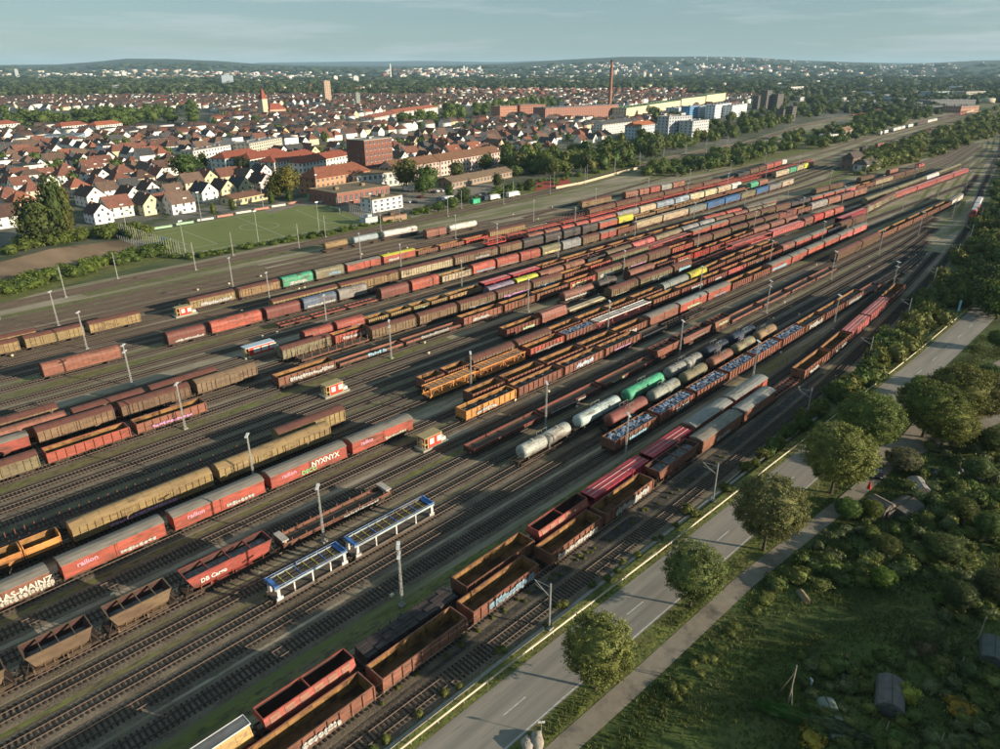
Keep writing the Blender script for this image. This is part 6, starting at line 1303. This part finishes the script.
addlane('x3', [(868, 156), (883, 155), (920, 143), (940, 136)]); T('x3', 0, 'the mixed train beside the wooded wedge', '883 lc:dr 889 lc:dk 894 hd:bg 904 hd:rd 909 hd:wh 919')
addlane('x4', [(866, 160), (881, 155.8), (900, 149)]); T('x4', 0, 'the single siding above the white signal box', '868 lo:rd 881')
addlane('x5', [(860, 152), (887, 146), (932, 129)]); T('x5', 0, 'the siding between the wagons and the throat', '862 lc:dk 868 _ 877 hd:rr 886 _ 917 fl:rd fl:rd 932')
addlane('x6', [(915, 170), (925, 168), (940, 163)]); T('x6', 0, 'the siding below the wooded wedge', '918 lc:rd 924')
addlane('x7', [(990, 241), (1002, 215), (1010, 196)])
def railcar(u, v, rz):
    t = thing('passenger_train', 'white and red passenger train at the right edge beside the hedge', 'train', (u, v, .2), rz)
    L_ = 24
    for i in range(2):
        x = i*(L_+1)
        ob('body', MB().prism([(-1.4, .9), (1.4, .9), (1.45, 2.6), (1.25, 3.6), (.7, 4.0), (-.7, 4.0), (-1.25, 3.6), (-1.45, 2.6)], x-L_/2, x+L_/2).mesh('body', [PLAIN]), t, col=(.42, .06, .05) if i == 0 else (.6, .6, .58))
        ob('roof', MB().box(x-L_/2+1.5, x+L_/2-.5, -1.0, 1.0, 3.95, 4.2).mesh('roof', [PLAIN]), t, col=(.45, .46, .46))
        ob('window', MB().box(x-L_/2+1.2, x+L_/2-1.2, -1.47, 1.47, 2.2, 3.1).box(x-L_/2-.02, x-L_/2+.05, -1.1, 1.1, 2.2, 3.2).mesh('window', [GLASS]), t)
uu = 430; railcar(uu, lane('main', uu), lane_ang('main', uu))
# ------------------------------------------------------------ things around the road and allotments
def car(u, v, rz, col, label, group=None, name='parked_car', s=1.0):
    t = thing(name, label, 'car', (u, v, .05), rz, group); t.scale = (s, s, s)
    def f():
        b = MB(); P = [(-2.1, .35), (2.1, .35), (2.15, .75), (1.95, .9), (1.0, .98), (.35, 1.45), (-1.2, 1.48), (-1.95, 1.0), (-2.15, .85)]
        W_ = .88; V = [(x, -W_*(1 if z < 1.1 else .8), z) for x, z in P] + [(x, W_*(1 if z < 1.1 else .8), z) for x, z in P]; n = len(P)
        b.add(V, [tuple(range(n)), tuple(range(2*n-1, n-1, -1))] + [(i, n+i, n+(i+1) % n, (i+1) % n) for i in range(n)]); return b.mesh('body', [mat('car_paint', None, .35, .1, .03, 1, spec=.6)])
    ob('body', cached('carbody', f), t, col=col)
    ob('window', cached('carwin', lambda: MB().add([(.92, -.72, 1.04), (.92, .72, 1.04), (.40, .66, 1.42), (.40, -.66, 1.42), (-1.88, -.7, 1.08), (-1.88, .7, 1.08), (-1.28, .64, 1.45), (-1.28, -.64, 1.45), (.8, -.84, 1.03), (.3, -.735, 1.4), (-1.15, -.735, 1.42), (-1.7, -.84, 1.06), (.8, .84, 1.03), (.3, .735, 1.4), (-1.15, .735, 1.42), (-1.7, .84, 1.06)], [(0, 1, 2, 3), (4, 5, 6, 7), (8, 9, 10, 11), (12, 13, 14, 15)]).mesh('window', [GLASS])), t, (0, 0, .015))
    wm = cached('carwheel', lambda: MB().tube((0, -.1, 0), (0, .1, 0), .32, 10).tube((0, -.11, 0), (0, .11, 0), .18, 8).mesh('wheel', [mat('tyre', (.02, .02, .02))]))
    for x in (-1.3, 1.35):
        for y in (-.82, .82): ob('wheel', wm, t, (x, y, .32))
    lm_ = cached('headlight', lambda: MB().box(-.04, .04, -.18, .18, -.08, .08).mesh('headlight', [mat('lamp_glass', (.7, .7, .68), .2)]))
    for y in (-.6, .6): ob('headlight', lm_, t, (2.13, y, .72))
    return t
u, v = G(876, 475); car(u, v, math.radians(200), (.012, .013, .016), 'black car parked on the path by the allotment hedge', s=1.12)
u, v = G(868, 492); t = thing('red_parasol', 'small closed red parasol beside the black car', 'parasol', (u, v, 0)); ob('pole', MB().tube((0, 0, 0), (0, 0, 2.3), .03, 6).mesh('pole', [STEEL]), t); ob('canopy', MB().tube((0, 0, .8), (0, 0, 2.2), .42, 8, 0, .06).mesh('canopy', [mat('red_cloth', (.5, .03, .02))]), t)
u, v = G(817, 490); t = thing('road_sign', 'pole with yellow sign below the fourth roadside tree', 'sign', (u, v, 0), .7); ob('pole', MB().tube((0, 0, 0), (0, 0, 2.6), .04, 6).mesh('pole', [STEEL]), t); ob('plate', MB().box(-.5, .5, -.02, .02, 2.2, 2.6).mesh('plate', [mat('sign_yellow', (.5, .42, .05))]), t)
u, v = G(541, 735); t = thing('road_sign', 'small white sign on a post at the bottom by the boulders', 'sign', (u, v, 0), -.7); ob('pole', MB().tube((0, 0, 0), (0, 0, 2.2), .04, 6).mesh('pole', [STEEL]), t); ob('plate', MB().box(-.4, .4, -.02, .02, 1.9, 2.2).mesh('plate', [mat('sign_white', (.6, .6, .58))]), t)
def rock(x, y, s, lab):
    r = random.Random(int(x)); me = leafball('boulder', 2, 1, 1, .4, .01, 2, int(x), .95); me.materials.clear(); me.materials.append(mat('boulder_stone', (.3, .27, .23), .95, 0, .3, 1.5, bump=.4)); o = thing('boulder', lab, 'boulder', (*G(x, y), .1), .8, None, me); o.scale = (s*1.5, s, s*.8)
rock(537, 743, .9, 'large grey boulder under the small white sign'); rock(527, 747, .8, 'rounded boulder left of the large one at the bottom edge')
u, v = G(957, 316); t = thing('advert_flag', 'tall blue banner flag standing in the hedge by the guard rail', 'flag', (u, v, 0), -.5); ob('pole', MB().tube((-.45, 0, 0), (-.45, 0, 5.2), .04, 6).mesh('pole', [STEEL]), t); ob('cloth', MB().box(-.42, .45, -.02, .02, 1.6, 5.0).mesh('cloth', [mat('blue_cloth', (.25, .48, .62))]), t)
TARP = mat('tarpaulin', None, .8, 0, .25, 1.2)
def tent(x, y, w, l, h, rz, col, label, name='tarpaulin_shelter'):
    t = thing(name, label, 'shelter', (*G(x, y), 0), rz); n = 6
    b = MB(); pr = [(-w/2, 0)] + [(-w/2*math.cos(PI*i/n), h*(.35 + .65*math.sin(PI*i/n))) for i in range(n+1)] + [(w/2, 0)]
    b.prism(pr, -l/2, l/2); ob('cover', b.mesh('cover', [TARP]), t, col=col)
    ob('frame', MB().tube((-l/2-.1, -w/2, 0), (-l/2-.1, 0, h), .05, 4).tube((-l/2-.1, w/2, 0), (-l/2-.1, 0, h), .05, 4).tube((-l/2-.1, 0, h+.05), (l/2+.1, 0, h+.05), .05, 4).mesh('frame', [BARK]), t)
    ob('flap', MB().box(-l/2-.35, -l/2-.3, -w*.3, w*.3, .1, h*.6).mesh('flap', [TARP]), t, col=tuple(c*.7 for c in col))
tent(889, 700, 3.2, 5, 1.9, .3, (.13, .12, .11), 'grey brown tarpaulin shelter at lower right')
tent(879, 512, 3.4, 3.6, 2.6, 1.3, (.15, .125, .11), 'grey rounded shelter right of the path by the black car'); tent(903, 511, 4.4, 5.5, 1.7, -.2, (.09, .08, .07), 'long dark cover with pale plastic beside the rounded shelter')
tent(992, 655, 3, 4.5, 1.6, .2, (.10, .11, .10), 'dark shed roof at the right edge'); tent(832, 722, 2.4, 5.5, 1.0, .7, (.17, .2, .16), 'long low grey green cover near the clipped hedge'); tent(918, 488, 3, 4, 1.4, .6, (.26, .25, .24), 'pale covered stack under the garden trees'); tent(803, 597, 1.2, 2.2, .5, .9, (.2, .16, .1), 'small wooden bench like cover in the shrubs')
def pile(x, y, n, r_, cols, label, name='junk_pile'):
    rr = random.Random(int(x+y)); t = thing(name, label, 'pile', (*G(x, y), 0), rr.random())
    for i in range(n):
        s = rr.uniform(.2, .5); ob('item', cached(('item', i % 4), lambda: MB().box(-.5, .5, -.35, .35, 0, .5).box(-.3, .35, -.2, .25, .5, .8).mesh('item', [TARP])), t, (rr.uniform(-r_, r_), rr.uniform(-r_, r_), 0), rr.uniform(0, 3), rr.choice(cols)).scale = (s*1.6, s*1.6, s*1.4)
pile(970, 470, 16, 3, [(.4, .4, .42), (.25, .25, .27), (.35, .32, .3), (.1, .1, .1)], 'heap of pale pots and boxes beside the garden trees'); pile(930, 497, 2, .8, [(.45, .55, .58)], 'pale blue plastic cover in the allotment'); pile(846, 668, 9, 1.8, [(.2, .12, .12), (.3, .3, .32), (.15, .15, .15)], 'small heap of garden clutter above the grey cover'); pile(985, 533, 2, .9, [(.55, .58, .6)], 'white sheet lying in the shrubs at the right edge'); pile(935, 474, 10, 2.2, [(.12, .12, .12), (.3, .28, .27)], 'dark heap of clutter behind the olive tree')
for x, y, lab in ((809, 684, 'pale blue barrel beside the pole frame'), (812, 564, 'white round bucket in the shrubs beside the path')):
    t = thing('barrel', lab, 'barrel', (*G(x, y), 0), 0, None, MB().tube((0, 0, 0), (0, 0, .75), .38, 12).tube((0, 0, .75), (0, 0, .8), .34, 12).mesh('barrel', [PLAIN]), (.5, .55, .6))
t = thing('pole_frame', 'tall pole with leaning side poles standing in the allotment', 'pole', (*G(788, 704), 0)); b_ = cached('polem', lambda: MB().tube((0, 0, 0), (0, 0, 6.2), .07, 6).mesh('pole', [mat('bare_wood', (.34, .29, .22))])); ob('pole', b_, t)
for dx, dy in ((1.2, 1.5), (-1.2, -1.0)): ob('strut', MB().tube((dx, dy, 0), (0, 0, 5.2 if dx > 0 else 3.2), .05, 5).mesh('strut', [mat('bare_wood')]), t)
for x, y, h_ in ((978, 640, 4), (959, 672, 2.5), (885, 735, 2.2), (940, 745, 2)): thing('garden_post', f"wooden garden post {'taller, by the dark trees' if h_ == 4 else 'near the yellow flowers' if y == 672 else 'below the tarpaulin shelter' if x == 885 else 'at the bottom right edge'}", 'post', (*G(x, y), 0), 0, None, MB().tube((0, 0, 0), (0, 0, h_), .08, 6, 0, .05).mesh('garden_post', [mat('bare_wood')]))
# cars and containers in the car park, street
pc = [(.45, .45, .45), (.05, .05, .06), (.3, .3, .32), (.5, .5, .5), (.1, .1, .14), (.2, .04, .03)]; pw = ['silver', 'black', 'grey', 'white', 'dark blue', 'dark red']
rp = random.Random(4)
for i, (x, y) in enumerate(((434, 193), (437.5, 192.4), (441, 191.8), (444.5, 191.1), (448, 190.5), (452, 189.9), (440, 199), (447, 200), (458, 197), (463, 196), (408, 203), (414, 203), (420, 198), (478, 196), (484, 195), (330, 201), (346, 199), (352, 198.4), (358, 197.4), (323, 203))):
    k = rp.randrange(6); car(*G(x, y), A8 + rp.choice((PI/2, PI/2, 0)), pc[k], f"{pw[k]} car, {ORD[i]} in and around the car park behind the pitch", 'cars in the car park behind the pitch')
def lorry(x, y, l, col, cab, label, h=3.2):
    t = thing('lorry', label, 'lorry', (*G(x, y), 0), A8); ob('box', MB().box(-l/2, l/2-1.8, -1.2, 1.2, .9, h).mesh('box', [PLAIN]), t, col=col); ob('cab', MB().prism([(-1.15, .5), (1.15, .5), (1.1, 2.5), (-1.1, 2.5)], l/2-1.7, l/2).mesh('cab', [PLAIN]), t, col=cab); ob('window', MB().box(l/2-1.2, l/2+.02, -1.16, 1.16, 1.6, 2.2).mesh('window', [GLASS]), t)
    for xx in (-l/2+1, l/2-.9):
        for yy in (-1.05, 1.05): ob('wheel', CACHE['carwheel'], t, (xx, yy, .4)).scale = (1.3, 1.3, 1.3)
lorry(494, 200, 9, WHT, WHT, 'white van lorry beside the hedge of the car park'); lorry(513, 197, 11, WHT, (.5, .5, .5), 'long white lorry beside the brown shed'); lorry(487, 201, 7, (.03, .04, .06), (.1, .1, .1), 'dark van left of the white lorry'); lorry(448, 201, 8, (.55, .57, .6), WHT, 'pale camper van in the middle of the car park', 2.8); lorry(410, 191, 8, WHT, WHT, 'white van beside the school block', 2.8)
t = thing('skip_container', 'bright green skip container in the car park', 'container', (*G(475, 203), 0), A8); ob('body', MB().box(-3, 3, -1.25, 1.25, 0, 2.4).mesh('body', [PLAIN]), t, col=(.05, .36, .2)); ob('rim', MB().box(-3.1, 3.1, -1.35, -1.25, 2.1, 2.4).box(-3.1, 3.1, 1.25, 1.35, 2.1, 2.4).mesh('rim', [PLAIN]), t, col=(.04, .28, .15))
t = thing('skip_container', 'small green container by the street behind the pitch', 'container', (*G(311, 199), 0), A8); ob('body', MB().box(-1.5, 1.5, -1.25, 1.25, 0, 3).mesh('body', [PLAIN]), t, col=(.12, .42, .22))
# pitch: goals, floodlights, fences, banners
def goal(p, rz, lab):
    t = thing('football_goal', lab, 'goal', (p.x, p.y, 0), rz); ob('frame', MB().box(-.06, .06, -3.66, -3.54, 0, 2.44).box(-.06, .06, 3.54, 3.66, 0, 2.44).box(-.06, .06, -3.66, 3.66, 2.36, 2.48).mesh('frame', [mat('sign_white')]), t); ob('net', MB().add([(0, -3.6, 2.4), (0, 3.6, 2.4), (-1.6, 3.6, 0), (-1.6, -3.6, 0)], [(0, 1, 2, 3)]).mesh('net', [mat('goal_net', (.3, .34, .3))]), t)
goal(pp(M_, .5), A8, 'white goal at the left end of the pitch'); goal(pp(1-M_, .5), A8+PI, 'white goal at the right end of the pitch')
for i, q in enumerate(((0, .0), (.34, -.02), (.67, -.02), (1, 0), (0, 1), (.34, 1.03), (.67, 1.03), (1, 1))):
    p = pp(*q); t = thing('floodlight_mast', f"floodlight mast, {ORD[i]} around the sports pitch", 'mast', (p.x, p.y, 0), A8, 'floodlights around the sports pitch'); ob('pole', MB().tube((0, 0, 0), (0, 0, 14), .16, 6, 0, .09).mesh('pole', [STEEL]), t); ob('lamp_head', MB().box(-.8, .8, -.2, .2, 13.8, 14.3).mesh('lamp_head', [mat('lamp_housing')]), t)
def fence(P, h, label, step=3.0, rails=3, col=STEEL, name='fence', mesh=True):
    t = thing(name, label, 'fence', (0, 0, 0)); pm_ = cached(('fpost', h), lambda: MB().box(-.05, .05, -.05, .05, 0, h).mesh('post', [STEEL])); b = MB()
    for a, c in zip(P, P[1:]):
        a, c = Vector((a[0], a[1], 0)), Vector((c[0], c[1], 0)); n = max(1, int((c-a).length/step))
        for i in range(n): q = a + (c-a)*i/n; ob('post', pm_, t, (q.x, q.y, 0))
        for k in range(rails): z = h*(k+1)/rails-.05; b.tube((a.x, a.y, z), (c.x, c.y, z), .025, 3)
    ob('rail', b.mesh('rail', [col]), t, kind='stuff')
fence([pp(-.02, 1.04), pp(-.02, -.03)], 6, 'tall ball stop fence at the left end of the pitch', 2.2, 8); fence([pp(-.05, 1.04), pp(-.05, -.03)], 2, 'lower fence parallel to the ball stop fence', 2.2, 3)
fence([pp(1.02, 1.02), pp(1.02, -.02)], 5, 'tall ball stop fence before the maroon school hall', 2.4, 7); fence([pp(-.02, -.04), pp(1.02, -.04)], 1.4, 'low fence between pitch and hedge', 4, 2); fence([pp(-.02, 1.04), pp(1.02, 1.04)], 1.4, 'low fence between pitch and gardens', 4, 2)
bn = [(.5, .5, .45), (.3, .45, .3), (.45, .2, .15), (.5, .5, .5)]
for i in range(9): p = pp(.06+i*.1, 1.03); thing('advert_board', f"pale advertising board, {ORD[i]} along the far side of the pitch", 'board', (p.x, p.y, 0), math.atan2((P2-P1).y, (P2-P1).x), 'boards along the far side of the pitch', MB().box(-4.2, 4.2, -.04, .04, .1, 1.1).mesh('advert_board', [PLAIN]), rp.choice(bn))
b = MB(); q = [G(*p) for p in ((556, 189), (580, 184.5), (600, 179), (622, 173), (640, 168.5))]
t = thing('low_wall', 'pale low concrete wall between hedge and main line', 'wall', (0, 0, 0))
for a, c in zip(q, q[1:]):
    a, c = Vector(a), Vector(c); n = max(1, int((c-a).length/5))
    for i in range(n):
        m_ = a + (c-a)*(i+.5)/n; l_ = (c-a).length/n/2-.03; ob('panel', cached(('wp', round(l_, 1)), lambda: MB().box(-l_, l_, -.12, .12, 0, 1.6).mesh('panel', [mat('pale_concrete', (.45, .4, .28))])), t, (m_.x, m_.y, 0), math.atan2((c-a).y, (c-a).x))
# ------------------------------------------------------------ haze: one closed box of thin even air round everything
hzm = bpy.data.materials.new('haze'); hzm.use_nodes = True; hn = hzm.node_tree.nodes; hn.clear(); ho_ = hn.new('ShaderNodeOutputMaterial'); hv = hn.new('ShaderNodeVolumePrincipled')
hv.inputs['Color'].default_value = (.5, .78, 1.0, 1); hv.inputs['Density'].default_value = 4.2e-5; hv.inputs['Anisotropy'].default_value = 0.0
hzm.node_tree.links.new(hv.outputs[0], ho_.inputs['Volume'])
o = ob('haze', MB().box(-9400, 26400, -12400, 26400, -4, 290).mesh('haze', [hzm]), kind='stuff')
